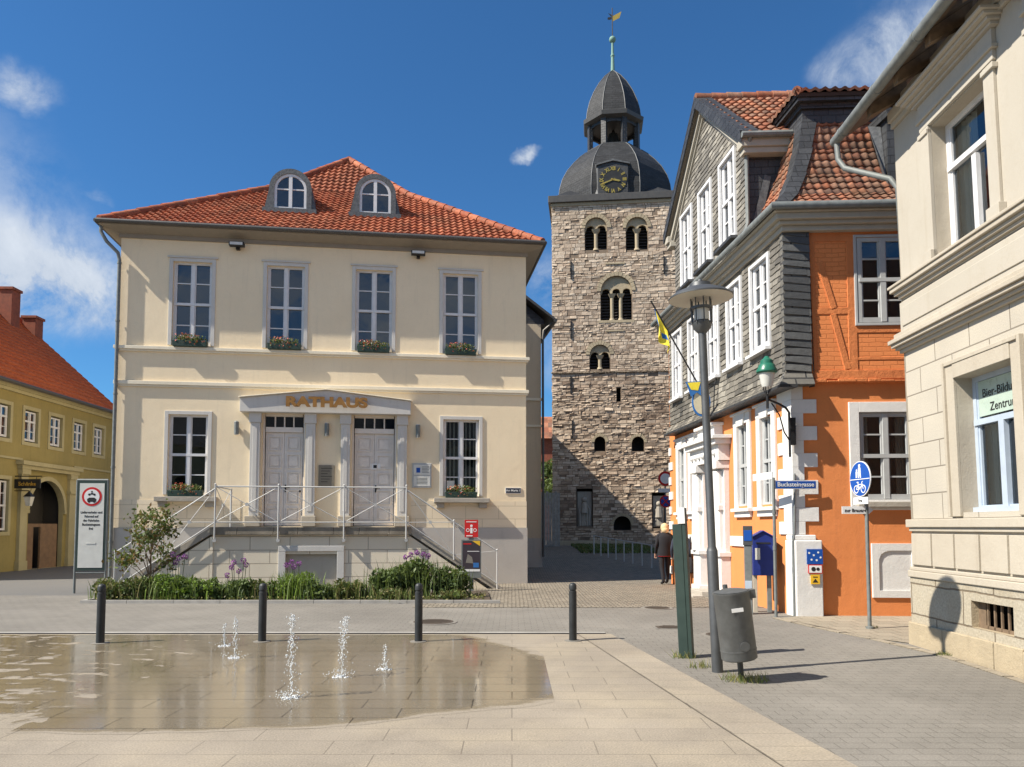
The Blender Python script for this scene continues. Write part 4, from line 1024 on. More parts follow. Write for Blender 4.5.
# white blind niche, quoins, corner buttress
mb = MB('white_paint'); a, b_, c, d = 1.44, 2.19, .34, 1.32
mb.box(a-.0, a+.13, -.035, 0, c, d); mb.box(b_-.0, b_+.12, -.035, 0, c, d); mb.box(a+.13, b_, -.035, 0, d-.13, d); mb.box(a+.13, b_, -.035, 0, c, c+.13); mb.box(a+.13, b_, -.006, 0, c+.13, d-.13)
mb.prism([(a+.13, d-.13), (a+.13, d-.30), (a+.17, d-.20), (a+.25, d-.15), (a+.35, d-.13)], -.034, -.007)
mb.build('blind_niche', O, bevel=.008)
mb = MB('white_paint')
z = 1.48; k = 0
while z < 4.2:
    L1 = .46 if k % 2 else .20; L2 = .36 if k % 2 else .58; h = .26 if k % 2 else .24; z2 = min(z+h, 4.24)
    mb.plate([(-.03, L2), (-.03, -.03), (L1, -.03), (L1, .0), (0, .0), (0, L2)], z, z2-.002); z = z2; k += 1
mb.build('quoins', O, bevel=.006)
mb = MB('white_paint'); mb.plate([(-.05, .30), (-.05, -.13), (.46, -.13), (.45, .0), (0, 0), (0, .30)], -.1, 1.38); mb.plate([(-.04, .28), (-.04, -.07), (.38, -.07), (.37, 0), (0, 0), (0, .28)], 1.38, 1.475); mb.build('buttress', O, bevel=.03)
mb = MB('zinc'); mb.tube([(-.07, -.08, .0), (-.07, -.08, 1.36), (-.03, -.05, 1.5), (.0, -.05, 2.6)], .016); mb.build('cable_pipe', O, smooth=True)
mb = MB('white_paint', M=FL)
for k in range(9): mb.box(.42, .45+(.30 if k % 2 else .16), -.032, 0, .3+k*.42, .3+k*.42+.22)
mb.build('quoins', O)
mb = MB('white_paint', M=FL)                                  # sill band and base band
mb.box(2.95, 3.1, -.03, 0, 1.2, 1.5) ; mb.box(0.76, 3.05, -.04, 0, 1.20, 1.42); mb.box(5.1, LN-.76, -.04, 0, 1.20, 1.42)
mb.build('base_band', O, bevel=.01)
for a, b_, c, d in GW:
    w = sash(FL, O, a, b_, c, d, .04, (.25, .25, .25, .25), (2,), 2, 'grey_frame', fw=.04, mull=.06)
    m2 = MB('white_paint', M=FL); m2.box(a-.17, a, -.045, .0, c-.05, d+.02); m2.box(b_, b_+.17, -.045, 0, c-.05, d+.02); m2.box(a-.17, b_+.17, -.05, 0, d+.02, d+.24); m2.box(a-.2, b_+.2, -.10, 0, d+.24, d+.29); m2.prism([(a+.12, d-.02), (b_-.12, d-.02), (b_-.04, d+.24), (a+.04, d+.24)], -.085, -.05)
    m2.box(a-.2, b_+.2, -.12, 0, c-.12, c-.05); m2.box(a-.14, b_+.14, -.06, 0, c-.24, c-.121); m2.build('window_surround', w, bevel=.006)
# carved white portal
P0 = MB('white_paint', M=FL)
for a, b_ in ((3.12, 3.62), (4.54, 5.04)):
    P0.box(a, b_, -.22, 0, -.05, .95); P0.box(a-.04, b_+.04, -.27, 0, .95, 1.05); P0.box(a-.04, b_+.04, -.27, 0, -.05, .2)
    P0.tube([((a+b_)/2, -.16, 1.05), ((a+b_)/2, -.16, 2.9)], [.17, .14], 14); P0.box(a+.02, b_-.02, -.12, 0, 1.05, 2.95); P0.box(a+.0, b_+.0, -.3, 0, 2.95, 3.12)
    P0.box(a+.06, b_-.06, -.24, 0, 2.0, 2.12)
P0.box(3.08, 5.08, -.26, 0, 3.13, 3.5); P0.box(3.0, 5.16, -.36, 0, 3.5, 3.62); P0.box(2.92, 5.24, -.44, 0, 3.62, 3.7)
P0.box(3.5, 4.66, -.2, 0, 3.70, 3.98); P0.box(3.42, 4.74, -.27, 0, 3.98, 4.05)
for k in range(14):
    a, b_ = PI*k/14, PI*(k+.9)/14; Q = lambda r, t: (4.08-r*math.cos(t), 2.93+r*math.sin(t))
    if k < 14: P0.prism([Q(.345, a), Q(.345, b_), Q(.46, b_), Q(.46, a)][::-1], -.06, 0)
for k in range(7): P0.ball((3.3+k*.26, -.28, 3.31), .06, 6)
po = P0.build('portal', O, bevel=.008)
mb = MB('grey_frame', 'glass', M=FL); mb.box(3.74, 4.42, .08, .12, .15, 2.2, 0); mb.box(4.065, 4.095, .06, .1, .2, 2.2, 0); mb.box(3.74, 4.42, .05, .12, 2.2, 2.32, 0)
for x in (3.9, 4.24): mb.box(x-.10, x+.12, .065, .09, 1.2, 2.05, 0); mb.box(x-.10, x+.12, .065, .09, .35, 1.05, 0)
mb.quad((3.74, .1, 2.3), (4.42, .1, 2.3), (4.42, .1, 3.3), (3.74, .1, 3.3), 1); mb.build('door', O)
mb = MB('stone_grey', M=FL); mb.box(3.6, 4.56, -.5, .25, -.1, .13); mb.box(3.45, 4.7, -.75, -.5, -.1, .05); mb.build('doorstep', O, bevel=.012)
# slate hung upper wall on the long side, with flared foot
UX = -.14
SW = [(6.82, 7.66), (5.50, 6.27), (4.17, 4.92), (2.79, 3.53), (1.41, 2.15)]
mb = MB('slate_face', 'interior', 'white_frame', M=FL); holed(mb, 1.02, LN+.12, 4.45, 7.14, [(a, b_, 5.19, 6.90) for a, b_ in SW], .10, UX, mr=2)
mb.quad((1.02, UX-.16, 4.22), (LN+.24, UX-.16, 4.22), (LN+.12, UX, 4.45), (1.02, UX, 4.45)); mb.quad((1.02, 0, 4.22), (1.02, UX-.16, 4.22), (1.02, UX, 4.45), (1.02, 0, 4.45)); mb.quad((1.02, 0, 4.45), (1.02, UX, 4.45), (1.02, UX, 7.14), (1.02, 0, 7.14))
mb.build('slate_wall', O)
mb = MB('slate_tint', M=FL); shingles(mb, 1.02, LN+.13, 4.46, 7.10, [(a-.07, b_+.07, 5.06, 6.98) for a, b_ in SW], UX, .25, .118, 11, lo=.55); mb.build('slates', O)
mb = MB('slate_dark', M=FL); mb.box(.98, LN+.26, UX-.175, .0, 4.17, 4.222); mb.prism([(-.1, 4.3), (-.1, 4.225)][:2]+[(0, 4.2), (0, 4.3)], UX-.17, UX) if False else None
mb.build('drip_board', O)
mb = MB('slate_strip')
mb.quad((UX-.02, -.12, 4.45), (.34, -.12, 4.45), (.34, -.12, 7.14), (UX-.02, -.12, 7.14)); mb.quad((.40, -.10, 4.2), (.34, -.0, 4.2), (.34, 0, 7.14), (.34, -.12, 7.14)); mb.quad((UX-.17, -.24, 4.22), (.34, -.24, 4.22), (.34, -.12, 4.45), (UX-.02, -.12, 4.45)); mb.quad((UX-.17, -.24, 4.22), (UX-.17, 0, 4.22), (.34, 0, 4.22), (.34, -.24, 4.22))
mb.quad((UX-.02, .0, 4.45), (UX-.02, -.12, 4.45), (UX-.02, -.12, 7.14), (UX-.02, .0, 7.14)); mb.quad((UX-.16, .0, 4.22), (UX-.17, -.24, 4.22), (UX-.02, -.12, 4.45), (UX-.02, .0, 4.45)); mb.quad((.34, -.24, 4.22), (.34, 0, 4.22), (.34, 0, 4.45), (.34, -.12, 4.45))
mb.build('slate_corner', O)
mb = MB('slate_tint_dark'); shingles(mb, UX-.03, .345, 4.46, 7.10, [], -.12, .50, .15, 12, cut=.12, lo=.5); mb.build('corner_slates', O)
for a, b_ in SW:
    w = sash(FL, O, a+.03, b_-.03, 5.20, 6.89, UX+.02, (.25, .25, .25, .25), (2,), 2, 'white_frame', fw=.05, mull=.08, curtain=True); surround(FL, w, a+.02, b_-.02, 5.19, 6.90, .075, UX, .045, 'white_frame')
    m2 = MB('white_frame', M=FL); m2.box(a-.08, b_+.08, UX-.13, UX, 5.05, 5.11); m2.build('sill', w)
# main cornice and gutter, mitred round the corner
def lcorn(mb, o, z0, z1, mi=0, yb=LN-.55):
    mb.plate([(-o, yb), (-o, -o), (FW, -o), (FW, 1.2), (1.2, 1.2), (1.2, yb)], z0, z1, mi)
mb = MB('pale_moulding'); lcorn(mb, .20, 7.10, 7.20); lcorn(mb, .28, 7.20, 7.27); lcorn(mb, .36, 7.27, 7.38); lcorn(mb, .42, 7.38, 7.42); mb.build('cornice', O, bevel=.012)
mb = MB('zinc'); mb.tube([(-.47, LN-.55, 7.47), (-.47, -.47, 7.47), (FW, -.47, 7.47)], .07, 10); mb.build('gutter', O, smooth=True)
# mansard
PR = [(-.42, 7.46), (-.04, 7.84), (.28, 8.38), (.54, 9.0), (.72, 9.66)]; YG = 1.45
for i in range(4):
    (a, za), (b_, zb) = PR[i], PR[i+1]; sl = math.hypot(b_-a, zb-za)
    tiled(O, [(a, a, za), (FW, a, za), (FW, b_, zb), (b_, b_, zb)], 'mansard_slope', 'tile_old', .165, sl/3.5, .028, .03, 'slate_dark', off=(i, 3))
    tiled(O, [(a, YG, za), (a, a, za), (b_, b_, zb), (b_, YG, zb)], 'mansard_slope', 'tile_old', .165, sl/3.5, .028, .03, 'slate_dark', off=(i, 5))
mb = MB('slate_dark', 'lead')
for i in range(4):
    (a, za), (b_, zb) = PR[i], PR[i+1]; w0, w1 = (.20+.0*i), (.20+.01*(i+1)); q = .075
    mb.quad((a-q, a-q, za+.02), (a+w0, a-q, za+.02), (b_+w1, b_-q, zb+.02), (b_-q, b_-q, zb+.02)); mb.quad((a-q, a+w0, za+.02), (a-q, a-q, za+.02), (b_-q, b_-q, zb+.02), (b_-q, b_+w1, zb+.02))
    mb.quad((a+w0, a-q, za+.02), (a+w0, a+.1, za), (b_+w1, b_+.1, zb), (b_+w1, b_-q, zb+.02))
mb.build('slate_hip', O)
mb = MB('slate_dark'); lcorn(mb, -.66, 9.60, 9.88); lcorn(mb, -.60, 9.88, 9.98); lcorn(mb, -.50, 9.98, 10.10); mb.build('slate_cornice', O)
RI = 3.9; ZR = 11.55
tiled(O, [(.44, .44, 10.12), (FW, .44, 10.12), (FW, RI, ZR), (RI, RI, ZR)], 'upper_roof', 'tile_old', off=(1, 9), under='slate_dark')
tiled(O, [(.44, LN-.1, 10.12), (.44, .44, 10.12), (RI, RI, ZR), (RI, LN-.1, ZR)], 'upper_roof', 'tile_old', off=(2, 9), nu=4, under='slate_dark')
ridge(O, (.44, .44, 10.15), (RI, RI, ZR+.05), 'tile_old', .08); ridge(O, (RI, RI, ZR+.05), (FW, RI, ZR+.05), 'tile_old')
mb = MB('tile_old'); mb.quad((RI, RI, ZR), (FW, RI, ZR), (FW, LN, 10), (RI, LN, 10)); mb.build('rear_roof', O)
# slate dormer on the short side
mb = MB('slate_dark', 'lead'); mb.prism([(2.05, 7.75), (3.3, 7.75), (3.3, 9.45), (2.05, 9.45)], .12, 1.4, 0); mb.prism([(1.98, 9.35), (3.4, 9.35), (3.4, 9.5), (1.98, 9.5)], -.02, 1.4, 0); mb.add([(2.0, -.05, 7.85), (2.04, .12, 7.9), (2.04, .30, 9.3), (1.82, .36, 9.35)], [(0, 1, 2, 3)], 1); mb.build('slate_dormer', O)
w = sash(ID, O, 2.25, 3.1, 8.0, 9.25, .06, (.5, .5), (1,), 2, 'white_frame')
# cross gable
GU0, GU1, GA, GZ = 1.72, 6.75, 4.23, 11.92; GY = -.15; GE = 9.85
GWN = [(2.34, 3.18), (3.78, 4.60), (5.22, 6.08)]
mb = MB('slate_face', 'interior', 'white_frame', 'slate_dark', M=FL); holed(mb, GU0, GU1, 7.44, GE, [(a, b_, 8.0, 9.84) for a, b_ in GWN], .10, GY, mr=2)
mb.add([(GU0, GY, GE), (GU1, GY, GE), (GA, GY, GZ)], [(0, 1, 2)])
mb.quad((GU1, GY, 7.44), (GU1, 1.3, 7.44), (GU1, 1.3, GE), (GU1, GY, GE), 3); mb.quad((GU0, 1.3, 7.44), (GU0, GY, 7.44), (GU0, GY, GE), (GU0, 1.3, GE), 3)
mb.build('gable_wall', O)
mb = MB('slate_tint', M=FL); shingles(mb, GU0, GU1, 7.5, GZ-.25, [(a-.08, b_+.08, 7.84, 9.92) for a, b_ in GWN], GY, .25, .118, 13, clip=lambda z: (GU0, GU1) if z < GE else (GU0+(z-GE)/(GZ-GE)*(GA-GU0)+.03, GU1-(z-GE)/(GZ-GE)*(GU1-GA)-.03), lo=.6); mb.build('slates', O)
for a, b_ in GWN:
    w = sash(FL, O, a+.03, b_-.03, 8.01, 9.83, GY+.02, (.25, .25, .25, .25), (2,), 2, 'white_frame', fw=.055, mull=.08); surround(FL, w, a+.02, b_-.02, 8.0, 9.84, .08, GY, .05, 'white_frame')
    m2 = MB('slate_dark', M=FL); m2.prism([(a-.12, 7.84), (b_+.12, 7.84), (b_+.1, 7.91), (a-.1, 7.91)], GY-.16, GY); m2.build('sill', w)
yE = LN-(GU1+.28); yR = LN-GA; yL = LN-(GU0-.28); ze = 9.68; x0 = -.38
tiled(O, [(x0, yE, ze), (4.6, yE, ze), (4.6, yR, GZ+.12), (x0, yR, GZ+.12)], 'gable_roof', 'tile_old', off=(4, 4), under='soffit')
tiled(O, [(4.6, yL, ze), (x0, yL, ze), (x0, yR, GZ+.12), (4.6, yR, GZ+.12)], 'gable_roof', 'tile_old', off=(5, 4), nu=4, under='soffit')
ridge(O, (x0, yR, GZ+.16), (4.6, yR, GZ+.16), 'tile_old')
mb = MB('slate_dark', 'pale_moulding', M=FL)
zt = GZ+.12
for (ua, ub) in ((GU1+.28, GA), (GU0-.28, GA)):
    sg = 1 if ua > ub else -1
    q = [(ua, ze+.085), (ub, zt+.085), (ub, zt-.20), (ua, ze-.16)]
    mb.prism(q if sg < 0 else q, -.395, -.36, 0)
    q = [(ua, ze+.09), (ub, zt+.09), (ub, zt+.03), (ua, ze+.03)]; mb.prism(q, -.40, -.02, 0)
    q = [(ua-sg*.16, ze-.08), (ub, zt-.20), (ub, zt-.34), (ua-sg*.26, ze-.18)]; mb.prism(q, -.27, GY, 1)
    q = [(ua-sg*.26, ze-.15), (ub, zt-.33), (ub, zt-.42), (ua-sg*.34, ze-.22)]; mb.prism(q, -.205, GY-.001, 1)
mb.build('verge', O)
mb = MB('pale_moulding', 'lead'); 
for yy, s_ in ((yE, 1), (yL, -1)):
    a, b_ = (yy+.02, yy+.30) if s_ > 0 else (yy-.30, yy-.02); mb.box(-.36, 1.0, a, b_, 9.45, 9.63, 0); mb.box(-.30, 1.0, min(a+.05*s_, b_), max(a+.05*s_, b_)-.01, 9.33, 9.449, 0)
mb.build('eaves_box', O, bevel=.01)
mb = MB('zinc'); mb.tube([(-.38, yE-.05, 9.66), (1.1, yE-.05, 9.66)], .065); mb.tube([(-.2, yE-.02, 9.62), (-.18, yE+.18, 9.42), (-.19, YG-.06, 9.3), (-.19, YG-.06, 7.9), (-.3, YG-.1, 7.6)], .042); mb.build('gable_downpipe', O, smooth=True)
mb = MB('lead'); mb.add([(-.13, YG-.02, 7.7), (.1, YG-.02, 7.9), (.34, YG-.02, 8.9), (.2, YG-.02, 8.95)], [(0, 1, 2, 3)]); mb.build('flashing', O)

# ------------------------------------------------------------------ beige house at the edge
AW = math.atan2(-1, -.0307)
B = thing('beige_house', 'pale beige stone fronted house with moulded ledges and grey blue shop window', 'house', (5.61, 10.50, 0), AW)
BM = T(5.58, 10.56, 0) @ Matrix.Rotation(AW, 4, 'Z')
BL = 11.; NW = 5; PW = 2.16
U2 = [(.97+k*PW, 2.16+k*PW, 5.10, 6.85) for k in range(NW)]; L2 = [(1.24+k*PW, 2.36+k*PW, 1.80, 3.47) for k in range(NW)]
mb = MB('stone_beige', 'interior', 'stone_trim'); holed(mb, 0, BL, 4.9, 7.75, U2, .24, mr=2)
mb.quad((0, 9, -.1), (0, 0, -.1), (0, 0, 7.75), (0, 9, 7.75)); mb.build('upper_wall', B)
mb = MB('ashlar', 'interior', 'stone_trim'); holed(mb, 0, BL, 1.7, 4.9, L2, .26, mr=2); mb.build('lower_wall', B)
for nm, prof in (('string_course', [(.04, 4.86), (.08, 4.91), (.12, 4.96), (.14, 5.02), (.14, 5.06)]), ('string_course', [(.05, 4.08), (.09, 4.13), (.13, 4.17), (.16, 4.22), (.16, 4.28)])):
    mb = MB('stone_trim')
    for i in range(len(prof)-1):
        o, z0 = prof[i]; z1 = prof[i+1][1]; mb.box(-o, BL, -o-.001*i, .0, z0, z1-.001)
    if prof[0][1] < 4.5: mb.box(-.10, BL, -.10, 0, 4.291, 4.36)
    mb.build(nm, B, bevel=.008)
mb = MB('stone_beige'); mb.box(-.03, BL, -.03, 0, 4.36, 4.80); mb.box(.05, BL, -.045, -.03, 4.45, 4.72); mb.build('frieze', B, bevel=.01)
mb = MB('stone_trim'); mb.box(-.06, BL, -.08, 0, 1.615, 1.725); mb.box(-.03, BL, -.05, 0, 1.56, 1.614); mb.box(-.05, BL, -.075, 0, .93, 1.02); mb.box(-.03, BL, -.055, 0, 1.021, 1.07); mb.build('plinth_ledge', B, bevel=.01)
mb = MB('stone_trim'); x = .0; random.seed(5)
mb.box(-.01, BL, -.012, 0, 1.07, 1.56)
x = .02
while x < BL-.4:
    mb.box(x, x+.50, -.045, -.012, 1.10, 1.53); x += .54
mb.build('plinth_panels', B, bevel=.012)
mb = MB('base_block', 'interior', 'stone_old'); holed(mb, -.03, BL, -.1, .93, [(1.42, 2.22, .42, .74), (5.3, 6.1, .42, .74)], .22, -.05, mr=2); mb.quad((-.03, 3, -.1), (-.03, -.05, -.1), (-.03, -.05, .93), (-.03, 3, .93)); mb.build('base', B)
mb = MB('stone_old')
x = -.05
while x < BL:
    L = random.uniform(.5, 1.1); mb.box(x, x+L-.012, -.075-random.uniform(0, .02), -.051, -.1, .30+random.uniform(-.015, .015)); x += L
mb.build('base_blocks', B, bevel=.02)
mb = MB('wood_old'); 
for k in range(5): mb.box(1.60+k*.13, 1.625+k*.13, .03, .05, .42, .74)
mb.box(1.42, 1.56, .04, .06, .42, .74); mb.box(1.42, 2.22, .03, .05, .42, .46); mb.box(2.18, 2.22, .03, .05, .46, .74); mb.build('basement_grille', B)
for i, (a, b_, c, d) in enumerate(U2):
    w = sash(ID, B, a, b_, c, d, .18, (.66, .34), (1,), 1, 'white_frame', fw=.06, curtain=True)
    m2 = MB('white_frame'); m2.box((a+b_)/2-.045, (a+b_)/2+.045, .165, .24, c+.02, c+1.08); m2.build('mullion', w)
    m2 = MB('stone_beige'); m2.box(a-.19, a, -.05, 0, c-.0, d+.02); m2.box(b_, b_+.19, -.04, 0, c-.0, d+.02); m2.box(a-.21, b_+.21, -.05, 0, d+.02, d+.14)
    m2.box(a-.25, b_+.25, -.08, 0, d+.14, d+.19); m2.box(a-.22, b_+.22, -.055, 0, d+.191, d+.38)
    for j, o in enumerate((.08, .13, .19, .24)): m2.box(a-.24-o*.6, b_+.24+o*.6, -o-.02, 0, d+.38+j*.04, d+.38+(j+1)*.04-.001)
    m2.box(a-.24, a, -.09, 0, c-.07, c+.12); m2.box(b_, b_+.24, -.09, 0, c-.07, c+.12); m2.box(a-.23, a+.0, -.07, 0, d-.08, d-.02); m2.box(b_, b_+.23, -.07, 0, d-.08, d-.02)
    m2.build('window_surround', w, bevel=.006)
for i, (a, b_, c, d) in enumerate(L2):
    w = sash(ID, B, a, b_, c, d, .19, (.66, .34), (1,), 1, 'blue_frame', fw=.065, curtain=True)
    m2 = MB('blue_frame'); m2.box((a+b_)/2-.05, (a+b_)/2+.05, .17, .25, c+.02, c+1.08); m2.box(a, b_, .12, .2, c-.0, c+.06); m2.build('mullion', w)
    if i == 0:
        m2 = MB('green_pane'); m2.box(a+.07, b_-.07, .205, .215, c+1.17, d-.07); tp = m2.build('name_pane', w)
        text('lettering', 'Bier-Bildungs', .145, 'sign_black', tp, T((a+b_)/2-.0, .200, c+1.44), .001, .0); text('lettering', 'Zentrum', .145, 'sign_black', tp, T((a+b_)/2+.02, .200, c+1.26), .001, .0)
    m2 = MB('stone_trim'); m2.box(a-.17, a, -.04, 0, c-.05, d+.18); m2.box(b_, b_+.14, -.035, 0, c-.05, d+.18); m2.box(a, b_, -.05, 0, d, d+.18)
    m2.box(a-.22, a-.17, -.07, 0, c-.05, d+.23); m2.box(b_+.14, b_+.19, -.055, 0, c-.05, d+.23); m2.box(a-.17, b_+.14, -.06, 0, d+.18, d+.23); m2.build('window_surround', w, bevel=.006)
# eaves: rafters, roof edge, gutter, swan neck
mb = MB('wood_old', 'tile_plain', 'gutter'); 
mb.add([(-.75, -.46, 7.58), (BL, -.46, 7.58), (BL, 4.5, 10.9), (-.85, 4.5, 10.9), (-.75, -.46, 7.64), (BL, -.46, 7.64), (BL, 4.5, 11.0), (-.85, 4.5, 11.0)], [(0, 3, 2, 1), (0, 1, 5, 4), (3, 0, 4, 7), (1, 2, 6, 5)], 0)
mb.add([(-.75, -.46, 7.64), (BL, -.46, 7.64), (BL, 4.5, 11.0), (-.85, 4.5, 11.0)], [(0, 1, 2, 3)], 1)
mb.build('roof', B)
mb = MB('wood_old')
x = .1
while x < BL: mb.add([(x, -.42, 7.44), (x+.12, -.42, 7.44), (x+.12, .1, 7.72), (x, .1, 7.72), (x, -.42, 7.60), (x+.12, -.42, 7.60), (x+.12, .1, 7.95), (x, .1, 7.95)], [(0, 3, 2, 1), (4, 5, 6, 7), (0, 1, 5, 4), (1, 2, 6, 5), (2, 3, 7, 6), (3, 0, 4, 7)]); x += .8
mb.build('rafters', B)
mb = MB('stone_beige'); mb.box(0, BL, -.09, 0, 7.42, 7.58); mb.box(0, BL, -.05, 0, 7.34, 7.419); mb.box(-.6, 0.0, .0, 8, 7.4, 7.74) if False else None; mb.build('eaves_moulding', B, bevel=.01)
mb = MB('zinc'); mb.tube([(-.78, -.53, 7.57), (BL, -.53, 7.57)], .075, 12)
for k in range(6): mb.tube([(-.5+k*1.1, -.53, 7.57), (-.44+k*1.1, -.53, 7.57)], .082, 12)
mb.build('gutter', B, smooth=True)
mb = MB('zinc'); mb.tube([(-.70, -.53, 7.50), (-.70, -.52, 7.26), (-.62, -.46, 7.08), (-.14, -.02, 6.68), (-.06, .05, 6.5), (-.06, .07, 5.25), (-.16, .12, 5.1), (-.16, .12, 4.1), (-.06, .2, 3.9), (-.06, .2, 0)], .042, 10); mb.build('downpipe', B, smooth=True)

# ------------------------------------------------------------------ ochre house
AY = math.atan2(1, -.029)
K = thing('ochre_house', 'ochre green rendered house with arched portal and long orange tiled roof', 'house', (-18.2, 20, 0), AY)
YM = T(-18.2, 20, 0) @ Matrix.Rotation(AY, 4, 'Z')
YU = [5.25, 6.9, 8.6, 10.25, 11.95, 13.57]; YL_ = [5.3, 7.0, 12.3, 13.9]
mb = MB('ochre', 'interior', 'ochre_pale')
holed(mb, 2, 15.0, -.2, 6.85, [(c-.42, c+.42, 4.85, 6.08) for c in YU]+[(c-.40, c+.40, 1.45, 3.35) for c in YL_]+[(8.62, 10.95, 0, 3.45, 1)], .18, mr=2)
mb.quad((15, 0, -.2), (15, 9, -.2), (15, 9, 6.85), (15, 0, 6.85)); mb.add([(15, -.0, 6.85), (15, 9.2, 6.85), (15, 4.6, 11.2)], [(0, 1, 2)]); mb.quad((2, 9, -.2), (2, 0, -.2), (2, 0, 6.85), (2, 9, 6.85))
mb.build('wall', K)
for c in YU: w = sash(ID, K, c-.36, c+.36, 4.9, 6.03, .06, (.33, .33, .34), (2,), 2, 'white_frame', fw=.06, mull=.08); surround(ID, w, c-.42, c+.42, 4.85, 6.08, .14, 0, .03, 'ochre_pale')
for c in YL_: w = sash(ID, K, c-.36, c+.36, 1.5, 3.3, .06, (.25,)*4, (2,), 2, 'white_frame', fw=.06, mull=.08); surround(ID, w, c-.40, c+.40, 1.45, 3.35, .14, 0, .03, 'ochre_pale')
mb = MB('ochre_pale'); mb.box(2, 15.03, -.10, 0, 6.60, 6.72); mb.box(2, 15.03, -.16, 0, 6.721, 6.84); mb.box(2, 8.1, -.05, 0, 4.12, 4.2); mb.box(11.6, 15.03, -.05, 0, 4.12, 4.2); mb.build('cornice', K)
mb = MB('ochre_pale'); 
for a in (7.95, 11.2): mb.box(a, a+.42, -.12, 0, 0, 3.6); mb.box(a-.05, a+.47, -.16, 0, 0, .35); mb.box(a-.05, a+.47, -.18, 0, 3.0, 3.1); mb.box(a-.05, a+.47, -.18, 0, 3.6, 3.8)
mb.box(7.85, 11.75, -.2, 0, 3.8, 3.95); mb.box(7.75, 11.85, -.3, 0, 3.95, 4.10)
for k in range(16):
    a, b_ = PI*k/16, PI*(k+1)/16; Q = lambda r, t: (9.785-r*math.cos(t), 2.285+r*math.sin(t)); mb.prism([Q(1.17, a), Q(1.17, b_), Q(1.34, b_), Q(1.34, a)][::-1], -.06, 0)
mb.box(8.44, 8.617, -.07, 0, 2.15, 2.28); mb.box(10.953, 11.13, -.07, 0, 2.15, 2.28); mb.build('portal', K)
mb = MB('boards', 'interior'); mb.box(8.63, 9.15, .1, .14, 0, 1.75); mb.box(9.62, 10.75, .1, .14, 0, 1.75); mb.box(9.15, 9.62, .1, .14, 1.62, 1.75); mb.box(9.5, 9.62, .03, .1, 0, 1.62); mb.build('board_hoarding', K)
tiled(K, [(1.5, -.38, 6.86), (15.25, -.38, 6.86), (15.25, 4.6, 11.35), (1.5, 4.6, 11.35)], 'roof', 'tile_plain', .24, .36, .028, .03, off=(6, 6), nu=4)
mb = MB('tile_plain'); mb.quad((15.25, 4.6, 11.33), (15.25, 9.6, 6.86), (1.5, 9.6, 6.86), (1.5, 4.6, 11.33)); mb.build('rear_roof', K)
ridge(K, (1.5, 4.6, 11.38), (15.25, 4.6, 11.38), 'tile_plain')
mb = MB('gutter'); mb.tube([(1.5, -.45, 6.85), (15.3, -.45, 6.85)], .07); mb.build('gutter', K, smooth=True)
for (x, y, z0, z1) in ((13.3, 4.0, 10.3, 12.2), (14.9, 3.9, 9.8, 11.35)):
    mb = MB('chimney_brick', 'stone_grey'); mb.box(x-.3, x+.3, y-.3, y+.3, z0, z1); mb.box(x-.36, x+.36, y-.36, y+.36, z1, z1+.12, 0); mb.build('chimney', K, bevel=.01)
# projecting tavern sign and lantern on the ochre house
def yloc(x, y, z): v = YM @ Vector((x, y, z)); return (v.x, v.y, v.z)
t = thing('hanging_sign', 'dark projecting sign board with gold words on ochre house wall by the portal', 'sign', yloc(7.75, 0, 3.22), 0)
mb = MB('sign_black'); mb.box(0, .95, -.03, .03, -.17, .17); mb.build('board', t); mb = MB('black_iron'); mb.tube([(-.02, 0, .28), (1.0, 0, .28)], .02); mb.tube([(.2, 0, .28), (.2, 0, .17)], .01); mb.tube([(.8, 0, .28), (.8, 0, .17)], .01); mb.build('bracket', t)
text('lettering', 'Schänke', .20, 'gold_leaf', t, T(.48, -.035, -.01), .002, .003)
t = thing('wall_lantern', 'small square glass lantern below the projecting sign on the ochre wall', 'lantern', yloc(7.75, 0, 2.6), 0)
mb = MB('light_glass'); mb.lathe([(.10, -.2), (.17, .12), (.17, .14)], (.55, 0, 0), 4, a0=PI/4); mb.build('glass', t); mb = MB('black_iron'); mb.lathe([(.2, .14), (.05, .3), (.01, .36)], (.55, 0, 0), 4, a0=PI/4); mb.tube([(0, 0, .36), (.55, 0, .36)], .015); mb.build('frame', t)

# things seen down the alley
t = thing('distant_house', 'red roofed house glimpsed down the alley between annexe and tower', 'house', (1.0, 60, .6), 0)
mb = MB('chimney_brick', 'interior'); mb.box(-1, 6, 0, 7, 0, 8.2, 0); mb.build('wall', t); mb = MB('tile_old'); mb.add([(-1.4, -.4, 8.1), (6.4, -.4, 8.1), (6.4, 3.5, 10.4), (-1.4, 3.5, 10.4)], [(0, 1, 2, 3)]); mb.build('roof', t); mb = MB('chimney_brick'); mb.box(3.5, 4.1, 3, 3.6, 10, 11.3); mb.build('chimney', t)
t = thing('alley_gate', 'weathered white board gate at the end of the alley beside the tower', 'gate', (.9, 39.5, .55), R(4))
mb = MB('old_boards'); 
for k in range(11): mb.box(k*.15, k*.15+.135, 0, .03, .05, 2.9+.05*math.sin(k*2.3))
mb.build('boards', t); mb = MB('grey_block'); mb.box(-.25, -.02, -.05, .25, 0, 3.2); mb.build('gate_post', t)
